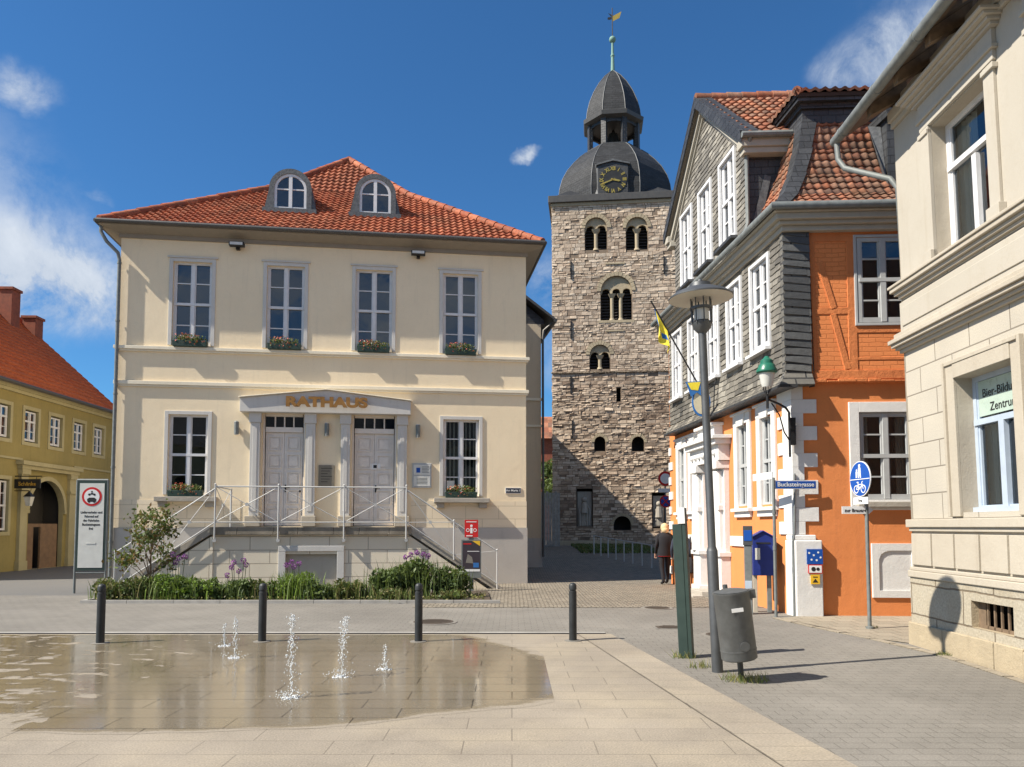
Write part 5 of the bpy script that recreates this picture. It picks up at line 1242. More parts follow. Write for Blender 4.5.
def tree(name, loc, h, rad, n, mats, label, cat='tree', stems=4, trunk=.1, size=.16, seed=1, cz=.62, grp=None):
    random.seed(seed); t = thing(name, label, cat, loc, 0, grp)
    mb = MB('wood_old'); cl = []
    mb.tube([(0, 0, -.05), (.03*h*.2, .02, h*.3), (0, .03, h*.62)], [trunk, trunk*.75, trunk*.35], 8)
    for k in range(stems*3):
        a = random.uniform(0, 2*PI); z0 = random.uniform(.12 if cat != 'tree' else .3, .6)*h; r = rad*random.uniform(.45, .95); z1 = min(h*.97, z0+h*random.uniform(.18, .45))
        p = Vector((r*math.cos(a), r*math.sin(a), z1)); mb.tube([(0, 0, z0), (p.x*.5, p.y*.5, (z0+z1)/2+.05), tuple(p)], [trunk*.45, trunk*.28, trunk*.1], 6); cl.append(p)
    mb.build('trunk', t, smooth=True)
    mb = MB(*mats)
    for p in cl+[Vector((0, 0, h*.9)), Vector((0, 0, h*.7))]:
        tt = random.random()*.4
        for _ in range(n//len(cl)):
            d = Vector((random.gauss(0, 1), random.gauss(0, 1), random.gauss(0, .8)))*rad*.22; mb.leaf(p+d, size*random.uniform(.6, 1.3), random.randrange(len(mats)), min(1, tt+random.random()*.6), .4)
    mb.build('crown', t); return t
tree('alley_tree', (2.5, 47, .6), 5.2, 1.5, 2600, ['leaf_dark', 'leaf'], 'dark green bushy tree behind the white gate down the alley', size=.28, seed=4)
# bicycle hoops before the tower
t = thing('barrier_railing', 'low grey railing with slim posts along the shaded tower forecourt', 'railing', (0, 0, 0))
pp = []
for k in range(8):
    f = k/7; x, y = 3.72+1.45*f, 34.2-6.3*f; pp.append((x, y, gz(x, y)))
for x, y, z in pp:
    mb = MB('rail'); mb.tube([(x, y, z-.05), (x, y, z+.85)], .028, 8); mb.build('post', t, smooth=True)
mb = MB('rail'); mb.tube([(x, y, z+.85) for x, y, z in pp], .022, 6); mb.build('rail', t, smooth=True)
mb = MB('leaf', 'leaf_olive')
random.seed(3)
for _ in range(2600):
    x = random.uniform(3.2, 7); y = random.uniform(34.6, 41.2); mb.leaf((x, y, gz(x, y)+.06), .16, random.randrange(2), random.random()*.8, 1.5)
tag(mb.build('grass'), 'shaded strip of short grass at the foot of the tower', 'grass', kind='stuff')
# low kerb wall before the tower
tag(MB('stone_old').build('x') if False else None) if False else None
mb = MB('stone_old'); mb.M = T(2.0, 41.2, .55) @ Matrix.Rotation(R(4.5), 4, 'Z'); mb.box(0, 5.2, 0, .3, 0, .32); tag(mb.build('low_wall', bevel=.02), 'low mossy stone wall along the foot of the church tower', 'wall')

# traffic signs by the far corner
def pole(t, h, r=.03, mat='zinc', x=0, y=0): mb = MB(mat); mb.tube([(x, y, -.05), (x, y, h)], r, 10); return mb.build('pole', t, smooth=True)
t = thing('no_entry_sign', 'round red ringed prohibition sign above a blue crossed no stopping disc by the tower', 'traffic sign', (6.24, 30.5, gz(6.2, 30.5)), R(3))
pole(t, 3.8)
mb = MB('sign_red', 'sign_white'); mb.disc((0, 3.38), .30, -.05, -.035, 28, 0); mb.disc((0, 3.38), .21, -.056, -.05, 28, 1); mb.build('ring_disc', t)
mb = MB('sign_red', 'sign_blue'); mb.disc((0, 2.45), .25, -.05, -.035, 28, 0); mb.disc((0, 2.45), .20, -.056, -.05, 28, 1)
for a in (45, -45): mb.M = T(0, 0, 2.45) @ Matrix.Rotation(R(a), 4, 'Y'); mb.box(-.2, .2, -.062+.001*(a > 0), -.056, -.025, .025)
mb.build('crossed_disc', t); mb = MB('sign_white'); mb.box(-.3, .3, -.05, -.035, 2.82, 2.98); mb.build('plate', t)

# ------------------------------------------------------------------ people
def person(name, label, loc, rz, joints, radii, edges, mats, extra):
    t = thing(name, label, 'person', loc, rz)
    me = bpy.data.meshes.new('body'); me.from_pydata(joints, edges, []); o = bpy.data.objects.new('body', me); COL.objects.link(o)
    md = o.modifiers.new('s', 'SKIN'); 
    for i, r in enumerate(radii): me.skin_vertices[0].data[i].radius = (r, r) if not isinstance(r, tuple) else r
    me.skin_vertices[0].data[0].use_root = True
    md.use_smooth_shade = True; sb = o.modifiers.new('u', 'SUBSURF'); sb.levels = sb.render_levels = 2
    bpy.context.view_layer.update(); m2 = bpy.data.meshes.new_from_object(o.evaluated_get(bpy.context.evaluated_depsgraph_get()))
    for n_ in mats: m2.materials.append(M[n_])
    for p in m2.polygons: p.material_index = extra(p.center)
    o.modifiers.clear(); o.data = m2; o.parent = t; return t
def figure(stride, armf):
    J = [(0, 0, .93), (0, .0, 1.10), (0, .01, 1.30), (0, 0, 1.42), (0, .0, 1.50), (0, -.01, 1.58)]; Rr = [(.155, .12), (.145, .11), (.18, .12), (.12, .09), (.055, .055), (.075, .09)]
    E = [(0, 1), (1, 2), (2, 3), (3, 4), (4, 5)]
    for s_, f in ((-1, stride), (1, -stride)):
        i = len(J); J += [(s_*.09, 0, .86), (s_*.10, -f*.35, .48), (s_*.10, -f*.8+(.06 if f < 0 else 0), .09), (s_*.10, -f*.8-.13, .045)]; Rr += [.095, .065, .045, .038]; E += [(0, i), (i, i+1), (i+1, i+2), (i+2, i+3)]
    for s_, f in ((-1, -armf), (1, armf)):
        i = len(J); J += [(s_*.19, 0, 1.38), (s_*.25, .04-f*.05, 1.12), (s_*.24, -f*.25-.06, .90), (s_*.235, -f*.28-.09, .81)]; Rr += [.062, .048, .036, .032]; E += [(3, i), (i, i+1), (i+1, i+2), (i+2, i+3)]
    return J, Rr, E
J, Rr, E_ = figure(.12, .1)
w1 = person('person', 'blonde person seen from behind in black jacket and trousers walking toward the tower', (4.30, 21.2, 0), PI+.15, J, Rr, E_, ['cloth_black', 'skin', 'cloth_black'],
            lambda c: 1 if (c.z > 1.47 or (abs(c.x) > .2 and c.z < .87)) else (2 if c.z < .88 else 0))
mb = MB('cloth_black'); mb.lathe([(.205, .80), (.21, .95), (.20, 1.15), (.22, 1.32), (.17, 1.43), (.08, 1.48)], (0, .01, 0), 20, sy=.72); mb.build('jacket', w1, smooth=True)
mb = MB('sign_red'); mb.lathe([(.206, .80), (.206, .806)], (0, .01, 0), 20, sy=.72); mb.build('hem', w1)
mb = MB('hair'); mb.ball((0, .02, 1.60), .115, 12, 0, 1.15); mb.ball((0, .05, 1.54), .105, 10); mb.build('hair', w1, smooth=True)
for s_ in (-1, 1):
    mb = MB('skin')
    for q in range(4): mb.tube([(s_*.235+(q-1.5)*.017, -.09, .82), (s_*.235+(q-1.5)*.019, -.10, .77), (s_*.235+(q-1.5)*.017, -.085, .735+.008*abs(q-1.5))], [.011, .010, .007], 6)
    mb.tube([(s_*.215, -.11, .83), (s_*.205, -.14, .79), (s_*.21, -.14, .765)], [.013, .011, .008], 6); mb.build('fingers', w1, smooth=True)
J, Rr, E_ = figure(.18, .0)
w2 = person('person', 'dark dressed person hidden behind the green post, holding a black bag by orange wall', (4.40, 19.6, 0), PI-.2, J, Rr, E_, ['cloth_navy', 'skin', 'cloth_black'],
            lambda c: 1 if (c.z > 1.47 or (abs(c.x) > .2 and c.z < .87)) else (2 if c.z < .88 else 0))
w2.scale = (.94,)*3
mb = MB('cloth_black'); mb.ball((0, .015, 1.60), .112, 12, 0, 1.15); mb.build('hair', w2, smooth=True)
bg = thing('shoulder_bag', 'black soft bag hanging from the hand of the person behind the green post', 'bag', (4.64, 19.55, .42))
mb = MB('cloth_black'); mb.lathe([(.05, 0), (.13, .03), (.15, .15), (.12, .32), (.06, .42)], (0, 0, 0), 14, sx=.6); mb.build('pouch', bg, smooth=True); mb = MB('cloth_black'); mb.tube([(0, -.06, .40), (0, -.04, .55), (0, 0, .62), (0, .04, .55), (0, .06, .40)], .01, 6); mb.build('strap', bg)

# ------------------------------------------------------------------ street furniture
bl = ['first bollard from the ochre house side, at the edge of the wet slabs', 'second bollard, behind the pair of small fountain jets', 'third bollard, between the last water jet and the manhole cover', 'lone bollard at the dry end of the drain channel nearest the alley']
b0 = None
for k, (px, Y) in enumerate(((100, 10.55), (262, 10.7), (418.5, 10.7), (573, 10.78))):
    loc = ((px-512)/750*(Y*.998-.094), Y, 0)
    if k == 0:
        b0 = t = thing('bollard', bl[0], 'bollard', loc, 0, 'dark bollards along the drain channel')
        mb = MB('bollard_paint'); mb.lathe([(.055, -.05), (.055, .70), (.046, .705), (.046, .725), (.055, .73), (.055, .785), (.045, .81), (.02, .825)], n=20); mb.build('shaft', t, smooth=True)
        mb = MB('grey_block'); mb.lathe([(.12, -.02), (.12, .012), (.07, .013)], n=20); mb.build('footing', t)
    else: dup(b0, loc, 0, bl[k])
# lamp post
t = thing('street_lamp', 'tall grey street lamp with wide flat round shade standing beside the litter bin', 'street lamp', (2.30, 8.5, 0)); t.rotation_euler = (0, R(-1.7), 0)
mb = MB('lamp_grey'); mb.lathe([(.062, -.05), (.062, 1.35), (.058, 1.36), (.045, 1.40), (.045, 3.85)], n=18); mb.build('pole', t, smooth=True)
mb = MB('lamp_grey', 'light_glass'); mb.lathe([(.045, 3.84), (.10, 3.90), (.11, 3.97), (.07, 3.99)], n=20, mi=0)
mb.lathe([(.085, 3.99), (.085, 4.12)], n=20, mi=1); mb.lathe([(.13, 4.12), (.13, 4.145)], n=20, mi=0)
for k in range(8): a = k*PI/4; mb.tube([(.115*math.cos(a), .115*math.sin(a), 3.95), (.115*math.cos(a), .115*math.sin(a), 4.36)], .008, 6)
mb.build('lantern', t, smooth=True)
mb = MB('lamp_grey', 'shade_inner'); mb.lathe([(.365, 4.245), (.365, 4.26), (.30, 4.31), (.18, 4.36), (.13, 4.37), (.12, 4.42), (.03, 4.44)], n=40, mi=0)
n = 40; mb.lathe([(.36, 4.244), (.28, 4.29), (.12, 4.33), (.02, 4.335)], n=40, mi=1); mb.ball((0, 0, 4.45), .03)
mb.build('shade', t, smooth=True)
# green post
t = thing('green_post', 'leaning dark green square post with white top strip beside the street lamp', 'post', (2.17, 9.45, 0)); t.rotation_euler = (0, R(-2.3), R(-24))
mb = MB('post_green'); mb.box(-.075, .045, -.075, .075, -.05, 1.66); mb.build('shaft', t, bevel=.008)
mb = MB('post_green', 'sign_white'); mb.box(.046, .09, -.07, .07, -.05, 1.68, 0); mb.box(.0, .09, -.082, -.076, 1.66, 1.86, 1); mb.box(.046, .088, -.076, .068, 1.681, 1.86, 0); mb.build('side_rail', t, bevel=.004)
# litter bin
t = thing('litter_bin', 'tilted cylindrical grey metal litter bin on a short post beside the lamp', 'litter bin', (2.42, 7.98, 0))
t.rotation_euler = (R(2), R(-7), 0)
mb = MB('bin_grey'); mb.lathe([(.17, .24), (.183, .25), (.185, .26), (.185, .92), (.19, .93), (.19, .95), (.175, .95), (.172, .90), (.172, .3), (.01, .29)], n=32); mb.lathe([(.188, .335), (.188, .35)], n=32); mb.disc((.02, .40), .05, -.192, -.184, 16); mb.build('drum', t, smooth=True)
mb = MB('bin_grey'); mb.lathe([(.178, .955), (.10, .975), (.01, .98)], n=32); mb.box(.15, .24, -.05, .05, .86, .95); mb.build('lid', t, smooth=True)
mb = MB('lamp_grey'); mb.tube([(.03, .14, -.05), (.03, .1, .25)], .03, 10); mb.tube([(0, .2, .2), (0, .2, 1.0)], .025, 10); mb.build('post', t, smooth=True)
mb = MB('sign_white'); mb.box(-.07, .05, -.192, -.187, .76, .80); mb.build('sticker', t)
def tuft(loc, r, n, label, mats=('dry_grass', 'leaf'), h=.10):
    mb = MB(*mats)
    for _ in range(n):
        a = random.uniform(0, 2*PI); q = r*random.random()**.6; x, y = q*math.cos(a), q*math.sin(a)*.6; l = h*random.uniform(.5, 1.2); dx, dy = random.gauss(0, .5)*l, random.gauss(0, .5)*l
        mb.add([(x-.004, y, 0), (x+.004, y, 0), (x+dx, y+dy, l)], [(0, 1, 2)], random.randrange(len(mats)), random.random())
    o = mb.build('grass_tuft', loc=(*loc, .004)); tag(o, label, 'weeds', 'weed tufts at the feet of posts')
tuft((2.45, 8.0), .26, 150, 'dry yellow weeds around the foot of the litter bin'); tuft((2.16, 8.75), .16, 50, 'thin weeds in the joint just behind the foot of the street lamp'); tuft((2.12, 9.40), .17, 90, 'low weeds around the foot of the green post'); tuft((5.50, 9.55), .16, 130, 'small weeds at the foot of the beige house wall', h=.06); tuft((5.75, 12.1), .1, 90, 'tiny weeds at the foot of the round sign pole', h=.05)
# street name sign
t = thing('street_name_sign', 'blue street sign reading Bucksteingasse on a slim grey pole by the white corner', 'street sign', (4.77, 13.66, 0)); pole(t, 2.52, .028)
mb = MB('sign_white', 'sign_blue'); mb.box(.02, .78, -.012, .012, 2.31, 2.47, 0); mb.box(.035, .765, -.015, -.012, 2.325, 2.455, 1); mb.box(.035, .765, .012, .015, 2.325, 2.455, 1); mb.build('name_plate', t)
text('lettering', 'Bucksteingasse', .112, 'sign_white', t, T(.40, -.018, 2.392), .001, .0015)
mb = MB('sign_white'); mb.M = Matrix.Rotation(R(100), 4, 'Z'); mb.box(.02, .75, -.01, .01, 2.50, 2.63); mb.build('cross_plate', t)
mb = MB('zinc'); mb.tube([(0, 0, 1.2), (0, 0, 1.28)], .036); mb.tube([(0, 0, 1.85), (0, 0, 1.9)], .036); mb.build('clamp', t)
# blue letter box on posts, information column
t = thing('letter_box', 'dark blue gabled letter box on two posts against the orange wall', 'letter box', (4.80, 14.45, 0), R(-10))
mb = MB('post_blue'); mb.prism([(-.19, .70), (.19, .70), (.19, 1.43), (0, 1.53), (-.19, 1.43)], -.16, .16); mb.prism([(-.21, 1.415), (0, 1.53), (.21, 1.415), (.21, 1.44), (0, 1.56), (-.21, 1.44)], -.19, .18); mb.build('box', t, bevel=.01)
mb = MB('paper', 'sign_black'); mb.box(-.15, -.06, -.166, -.161, 1.0, 1.22, 0); mb.box(-.13, .13, -.168, -.16, 1.30, 1.33, 1); mb.build('collection_label', t)
for x, m_ in ((-.14, 'stone_trim'), (.12, 'zinc')): mb = MB(m_); mb.box(x-.04, x+.04, -.04, .04, -.05, .699); mb.build('leg', t, bevel=.004)
t = thing('parking_column', 'slim grey ticket column with light blue head beside the letter box', 'ticket machine', (4.42, 14.1, 0), R(-16))
mb = MB('zinc'); mb.box(-.07, .07, -.07, .07, -.05, 1.28); mb.build('column', t, bevel=.01)
mb = MB('blue_frame', 'sign_blue', 'lamp_grey'); mb.box(-.085, .085, -.085, .085, 1.28, 1.64, 2); mb.box(-.07, .07, -.092, -.085, 1.36, 1.56, 1); mb.box(-.06, .06, -.09, -.07, .3, .62, 0); mb.build('head', t, bevel=.008)
# parking and notices on the buttress
def oloc(x, y, z): v = OM @ Vector((x, y, z)); return (v.x, v.y, v.z)
t = thing('wall_notices', 'stack of blue, white and yellow notices on the white corner buttress', 'sign', oloc(.28, -.175, .98), AO-R(7.7))
mb = MB('sign_blue'); mb.box(-.14, .14, -.02, 0, -.03, .24); mb.build('blue_plate', t); mb = MB('sign_white')
for x, z in ((-.1, .17), (-.02, .13), (.06, .18), (-.06, .05), (.03, .04), (.1, .09)): mb.disc((x, z), .018, -.023, -.02, 10)
mb.build('stars', t)
mb = MB('sign_red', 'sign_white', 'sign_black'); mb.box(-.12, .13, -.018, 0, -.20, -.04, 0); mb.box(-.105, .115, -.021, -.018, -.185, -.055, 1); mb.disc((-.03, -.12), .04, -.024, -.021, 16, 2); mb.disc((.05, -.12), .03, -.024, -.021, 16, 2); mb.build('white_plate', t)
mb = MB('sign_yellow', 'sign_black'); mb.box(-.08, .08, -.018, 0, -.39, -.22, 0); mb.box(-.04, .04, -.021, -.018, -.27, -.255, 1); mb.prism([(-.05, -.36), (.05, -.36), (0, -.29)], -.021, -.018, 1); mb.build('yellow_plate', t)
# round pedestrian / cycle sign
t = thing('cycle_path_sign', 'blue round sign with walking figures above a bicycle on pole before orange house', 'traffic sign', (5.68, 12.02, 0))
pole(t, 2.66, .03); mb = MB('zinc'); mb.lathe([(.06, -.01), (.06, .04), (.035, .05)], n=14); mb.build('foot', t)
SY = Matrix.Rotation(R(-62), 4, 'Z') @ T(0, -.02, 0)
SY = T(0, 0, 0) @ Matrix.Rotation(R(-32), 4, 'Z')
SG = T(-.06, -.02, 0) @ Matrix.Rotation(R(-83), 4, 'Z')
mb = MB('sign_white', 'sign_blue', M=SG); mb.disc((0, 2.39), .285, -.045, -.03, 36, 0); mb.disc((0, 2.39), .272, -.049, -.045, 36, 1); pl = mb.build('disc', t)
mb = MB('sign_white', M=SG); y0, y1 = -.054, -.049
mb.box(-.27, .27, y0, y1, 2.378, 2.39)
mb.disc((.0, 2.60), .026, y0, y1, 14); mb.prism([(-.035, 2.49), (.035, 2.49), (.03, 2.572), (-.03, 2.572)], y0, y1); mb.prism([(-.03, 2.405), (-.008, 2.405), (.01, 2.49), (-.035, 2.49)], y0, y1+.0); mb.prism([(.015, 2.405), (.04, 2.405), (.034, 2.489), (.011, 2.489)], y0, y1)
mb.disc((-.075, 2.53), .018, y0, y1, 12); mb.prism([(-.10, 2.41), (-.06, 2.41), (-.05, 2.51), (-.10, 2.51)], y0, y1)
mb.ring((-.095, 2.225), .052, .066, y0, y1, 20); mb.ring((.095, 2.225), .052, .066, y0, y1, 20)
def bar(p, q, w=.012):
    p, q = Vector((p[0], p[1])), Vector((q[0], q[1])); d = (q-p).normalized(); n_ = Vector((-d.y, d.x))*w/2
    mb.prism([tuple(p-n_), tuple(q-n_), tuple(q+n_), tuple(p+n_)], y0-.0008, y1)
bar((-.095, 2.225), (-.045, 2.30)); bar((-.045, 2.30), (.06, 2.30)); bar((.06, 2.30), (.0, 2.225)); bar((.0, 2.225), (-.095, 2.225)); bar((.0, 2.225), (-.05, 2.33)); bar((.095, 2.225), (.055, 2.335)); bar((.055, 2.335), (.085, 2.345)); bar((-.075, 2.335), (-.03, 2.335), .018)
mb.build('symbols', pl)
mb = MB('sign_white', 'sign_black', M=SG); mb.box(-.20, .20, -.045, -.035, 1.985, 2.095, 0); mb.build('plate', t); text('lettering', 'frei', .08, 'sign_black', t, SG @ T(0, -.048, 2.04), .001, .001)
mb = MB('sign_white'); mb.box(-.40, .03, -.02, -.005, 1.83, 1.95) ; mb.prism([(.03, 1.83), (.10, 1.89), (.03, 1.95)], -.02, -.005); mb.build('direction_plate', t); text('lettering', 'zur Brauerei', .072, 'sign_black', t, T(-.18, -.023, 1.885), .001, .001)
# big notice stand before the town hall
t = thing('traffic_board', 'tall white board with red ringed motor traffic ban in a grey frame on two legs', 'traffic sign', (-10.38, 18.55, 0), R(6))
mb = MB('zinc'); 
for x in (-.36, .36): mb.tube([(x, 0, -.05), (x, 0, 2.78)], .03, 10)
mb.tube([(-.36, 0, .5), (.36, 0, .5)], .025, 8); mb.tube([(-.36, 0, 2.78), (.36, 0, 2.78)], .03, 8); mb.build('frame', t, smooth=True)
mb = MB('post_green', 'sign_white'); mb.box(-.34, .34, -.03, .03, .55, 2.76, 0); mb.box(-.29, .29, -.036, -.03, .62, 2.70, 1); mb.mats = ('post_green', 'paper'); pn = mb.build('panel', t)
mb = MB('sign_red', 'sign_white', 'sign_black'); c = (0, 2.37); mb.disc(c, .235, -.040, -.036, 32, 0); mb.disc(c, .180, -.044, -.040, 32, 1); mb.prism([(-.10, 2.24), (.10, 2.24), (.11, 2.31), (.06, 2.345), (-.06, 2.345), (-.11, 2.31)], -.047, -.044, 2); mb.disc((-.06, 2.24), .025, -.047, -.044, 12, 2); mb.disc((.06, 2.24), .025, -.0475, -.044, 12, 2)
mb.disc((-.06, 2.42), .028, -.047, -.044, 12, 2); mb.disc((.06, 2.42), .028, -.047, -.044, 12, 2); mb.prism([(-.05, 2.42), (.05, 2.42), (.03, 2.46), (-.02, 2.46)], -.0472, -.044, 2); mb.disc((0, 2.49), .022, -.047, -.044, 12, 2); mb.build('ban_symbol', pn)
for k, s_ in enumerate(('Lieferverkehr und', 'Fahrrad auf', 'der Fahrbahn', 'Bucksteingasse', 'frei')): text('lettering', s_, .078, 'sign_black', pn, T(0, -.038, 1.98-k*.10), .001, .002, sx=.9)
mb = MB('paper'); mb.box(-.10, .12, -.042, -.036, 1.20, 1.24); mb.build('sticker', pn)
# red information sign with poster case
t = thing('info_stele', 'red information sign over a dark poster case on a grey post by the stair foot', 'information sign', (-1.03, 19.05, 0), R(4))
mb = MB('zinc'); mb.box(-.06, .06, -.01, .06, -.05, 1.8); mb.build('post', t, bevel=.008)
mb = MB('sign_red', 'sign_white'); mb.box(-.17, .17, -.03, -.012, 1.36, 1.80, 0); mb.box(-.03, .03, -.034, -.03, 1.46, 1.60, 1); mb.disc((0, 1.65), .033, -.034, -.03, 14, 1)
for x in (-.09, .09): mb.ring((x, 1.54), .03, .045, -.034, -.03, 14, 1)
mb.box(-.13, .13, -.034, -.03, 1.74, 1.76, 1); mb.box(-.13, .03, -.034, -.03, 1.385, 1.41, 1); mb.build('red_sign', t)
mb = MB('zinc', 'dark_poster', 'sign_white', 'sign_yellow', 'sign_red', 'grey_block', 'cloth_blue'); mb.box(-.25, .25, -.04, -.012, .34, 1.30, 0); mb.box(-.22, .22, -.044, -.04, .56, 1.27, 1); mb.box(-.22, .22, -.045, -.04, .50, .558, 2); mb.prism([(.02, 1.27), (.22, 1.27), (.22, 1.14)][::-1], -.047, -.0445, 3); mb.box(-.2, .0, -.047, -.0445, 1.18, 1.21, 4)
mb.prism([(-.14, .72), (.05, .70), (.02, .86), (-.09, .94)], -.047, -.0445, 5); mb.box(.05, .19, -.047, -.0445, .60, .72, 6); mb.box(-.1, .2, -.047, -.0445, 1.0, 1.015, 2); mb.build('poster_case', t)

# bracket lamp at the orange corner
t = thing('bracket_lamp', 'green hooded glass lantern on a curved black bracket at the orange corner', 'wall lamp', (4.60, 13.40, 0))
cx, cy, _ = (5.19-.10, 13.8-.12, 0); ax, ay = cx-4.60, cy-13.40
mb = MB('black_iron'); mb.tube([(ax, ay, 2.9), (ax, ay, 3.72), (ax*.85, ay*.85, 3.80), (ax*.5, ay*.5, 3.86), (0, 0, 3.92)], .022, 8); mb.tube([(ax, ay, 3.2), (ax*.75, ay*.75, 3.35), (ax*.55, ay*.55, 3.65), (.1, .07, 3.86)], .013, 6)
mb.tube([(0, 0, 3.75), (0, 0, 3.98)], .025, 8)
for k in range(4):
    a = PI/4+k*PI/2; mb.tube([(0, 0, 3.98), (.07*math.cos(a), .07*math.sin(a), 4.10), (.075*math.cos(a), .075*math.sin(a), 4.16)], .01, 6)
mb.box(ax-.0, ax+.10, ay-.05, ay+.05, 3.12, 3.62); mb.build('bracket', t, smooth=True)
mb = MB('light_glass'); mb.lathe([(.085, 4.14), (.105, 4.2), (.145, 4.40)], n=20); mb.build('glass', t, smooth=True)
mb = MB('lamp_green'); mb.lathe([(.16, 4.385), (.185, 4.41), (.185, 4.44), (.15, 4.50), (.14, 4.54), (.115, 4.56), (.11, 4.62), (.06, 4.66), (.03, 4.70)], n=28); mb.build('hood', t, smooth=True)
# flag staff and oval tavern sign on the slate wall
fx = OM @ Vector((-.14, 3.95, 4.5))
t = thing('wall_flag', 'yellow and blue flag drooping from a slanting staff on the slate wall', 'flag', tuple(fx))
tip = Vector((-1.42, -.15, 2.5))
mb = MB('black_iron'); mb.tube([(0, 0, 0), tuple(tip)], .02, 8); mb.tube([(0, 0, -.25), (-.05, 0, 0), (-.09, 0, .12)], .02, 6); mb.build('staff', t)
mb = MB('cloth_yellow', 'cloth_blue'); N_ = 10; Mn = 18
a = tip*.95; b_ = tip*.72
for i in range(N_+1):
    for j in range(Mn+1):
        f = i/N_; g = j/Mn; p = a.lerp(b_, f); d = g*.62
        mb.v.append(Vector((p.x+.10*g*(f-.2)+.07*math.sin(f*9+g*2)*g+.1*g*(1-f), p.y+.06*math.sin(f*11+g*4)*g, p.z-d-.05*math.sin(f*5))) if True else None)
for i in range(N_):
    for j in range(Mn): mb.f.append([i*(Mn+1)+j, (i+1)*(Mn+1)+j, (i+1)*(Mn+1)+j+1, i*(Mn+1)+j+1]); mb.mi.append(1 if (i < 1 or (4 < i < 7 and 8 < j < 13)) else 0); mb.tint.append(0.)
mb.build('cloth', t, smooth=True)
fx = OM @ Vector((-.14, 3.35, 4.55))
t = thing('tavern_sign', 'oval cream sign with blue and yellow pennant on an iron bracket over the portal', 'sign', tuple(fx))
mb = MB('black_iron'); mb.tube([(0, 0, .75), (-.10, 0, .35), (-.14, 0, -.25), (-.0, 0, -.3)], .014, 6); mb.tube([(0, 0, .35), (-.62, 0, .38)], .014, 6); mb.build('bracket', t)
mb = MB('cloth_blue', 'cream_sign', 'cloth_yellow'); mb.disc((-.42, -.05), .34, -.02, .02, 30, 0, .62); mb.disc((-.42, -.05), .29, -.026, .026, 30, 1, .62); mb.build('oval_board', t)
mb = MB('cloth_yellow', 'cloth_blue'); mb.prism([(-.78, .40), (-.40, .42), (-.36, .02), (-.52, .16), (-.66, .06)], -.05, -.035, 1); mb.prism([(-.74, .38), (-.44, .40), (-.50, .2), (-.66, .22)], -.056, -.051, 0); mb.build('pennant', t)

# ------------------------------------------------------------------ planting bed
mb = MB('kerb_stone'); x = -9.15
while x < -.5: mb.box(x, x+.98, 16.0, 16.08, -.05, .07); x += .99
for yy in (16.09, 17.0): mb.box(-9.15, -9.07, yy, yy+.9, -.05, .07)
tag(mb.build('kerb'), kind='structure')
mb = MB('mulch'); mb.plate([(-9.06, 16.09), (-.45, 16.09), (-.6, 18.6), (-8.9, 17.6)], -.03, .05); tag(mb.build('planting_soil'), kind='structure')
def clump(x, y, r, h, n, mats, label, size=.10, seed=0, flowers=None):
    random.seed(seed); blades = seed in (3, 5, 7, 9, 1, 14); n = int(n*(.75 if blades else .85)); t = thing('bedding_plant', label, 'plant', (x, y, .04), 0, 'plants in the bed before the terrace')
    mb = MB(*mats)
    lobes = [(random.uniform(-.6, .6)*r, random.uniform(-.35, .35)*r, random.uniform(.3, .75)*h, random.uniform(.35, .6)) for _ in range(7)]
    for _ in range(n):
        lx, ly, lz, lr = random.choice(lobes); d = Vector((random.gauss(0, 1), random.gauss(0, 1), random.gauss(0, 1))).normalized()*random.random()**.35
        p = Vector((lx+d.x*r*lr, ly+d.y*r*lr*.7, max(.02, lz+d.z*h*.42))); mb.leaf(p, size*random.uniform(.6, 1.4), random.randrange(len(mats)), max(0, min(1, random.random()*.7+.25*(p.z/h-.3))), .6)
    nb = int(n*.10) if not blades else int(n*.5)
    for _ in range(nb):
        bx_, by_ = random.gauss(0, r*.5), random.gauss(0, r*.3); L = h*random.uniform(.5, 1.15); a = random.uniform(0, 2*PI); sp_ = random.uniform(.1, .55)*L; wd_ = random.uniform(.005, .011)
        px_, py_ = -math.sin(a)*wd_, math.cos(a)*wd_; mx, my = bx_+math.cos(a)*sp_*.35, by_+math.sin(a)*sp_*.35; ex, ey = bx_+math.cos(a)*sp_, by_+math.sin(a)*sp_
        mb.add([(bx_-px_, by_-py_, 0), (bx_+px_, by_+py_, 0), (mx+px_, my+py_, L*.65), (mx-px_, my-py_, L*.65), (ex, ey, L)], [(0, 1, 2, 3), (3, 2, 4)], random.randrange(len(mats)), min(1, .3+random.random()*.7))
    mb.build('foliage', t)
    mb = MB('wood_old')
    for k in range(5): mb.tube([(random.uniform(-.3, .3)*r, random.uniform(-.2, .2)*r, -.02), (random.uniform(-.5, .5)*r, random.uniform(-.3, .3)*r, h*.6)], .01, 5)
    mb.build('stems', t)
    if flowers:
        for (fx_, fy_, fz_) in flowers:
            f = MB('petal_purple'); s_ = MB('leaf')
            s_.tube([(fx_*.6, fy_, 0), (fx_, fy_, fz_)], .007, 5)
            for _ in range(70):
                d = Vector((random.gauss(0, 1), random.gauss(0, 1), random.gauss(0, 1))).normalized()*.055; f.leaf(Vector((fx_, fy_, fz_))+d, .035, 0, random.random())
            f.build('flower_head', t); s_.build('flower_stalk', t)
L3 = ['leaf', 'leaf_dark']; 
clump(-8.75, 16.5, .38, .42, 900, ['leaf_olive', 'leaf'], 'low olive ground plant at the far end of the bed by the traffic board', .07, 1)
clump(-8.1, 16.5, .45, .50, 1200, ['leaf', 'leaf_olive', 'leaf_dark'], 'mid green bedding plant under the tall shrub', .08, 2)
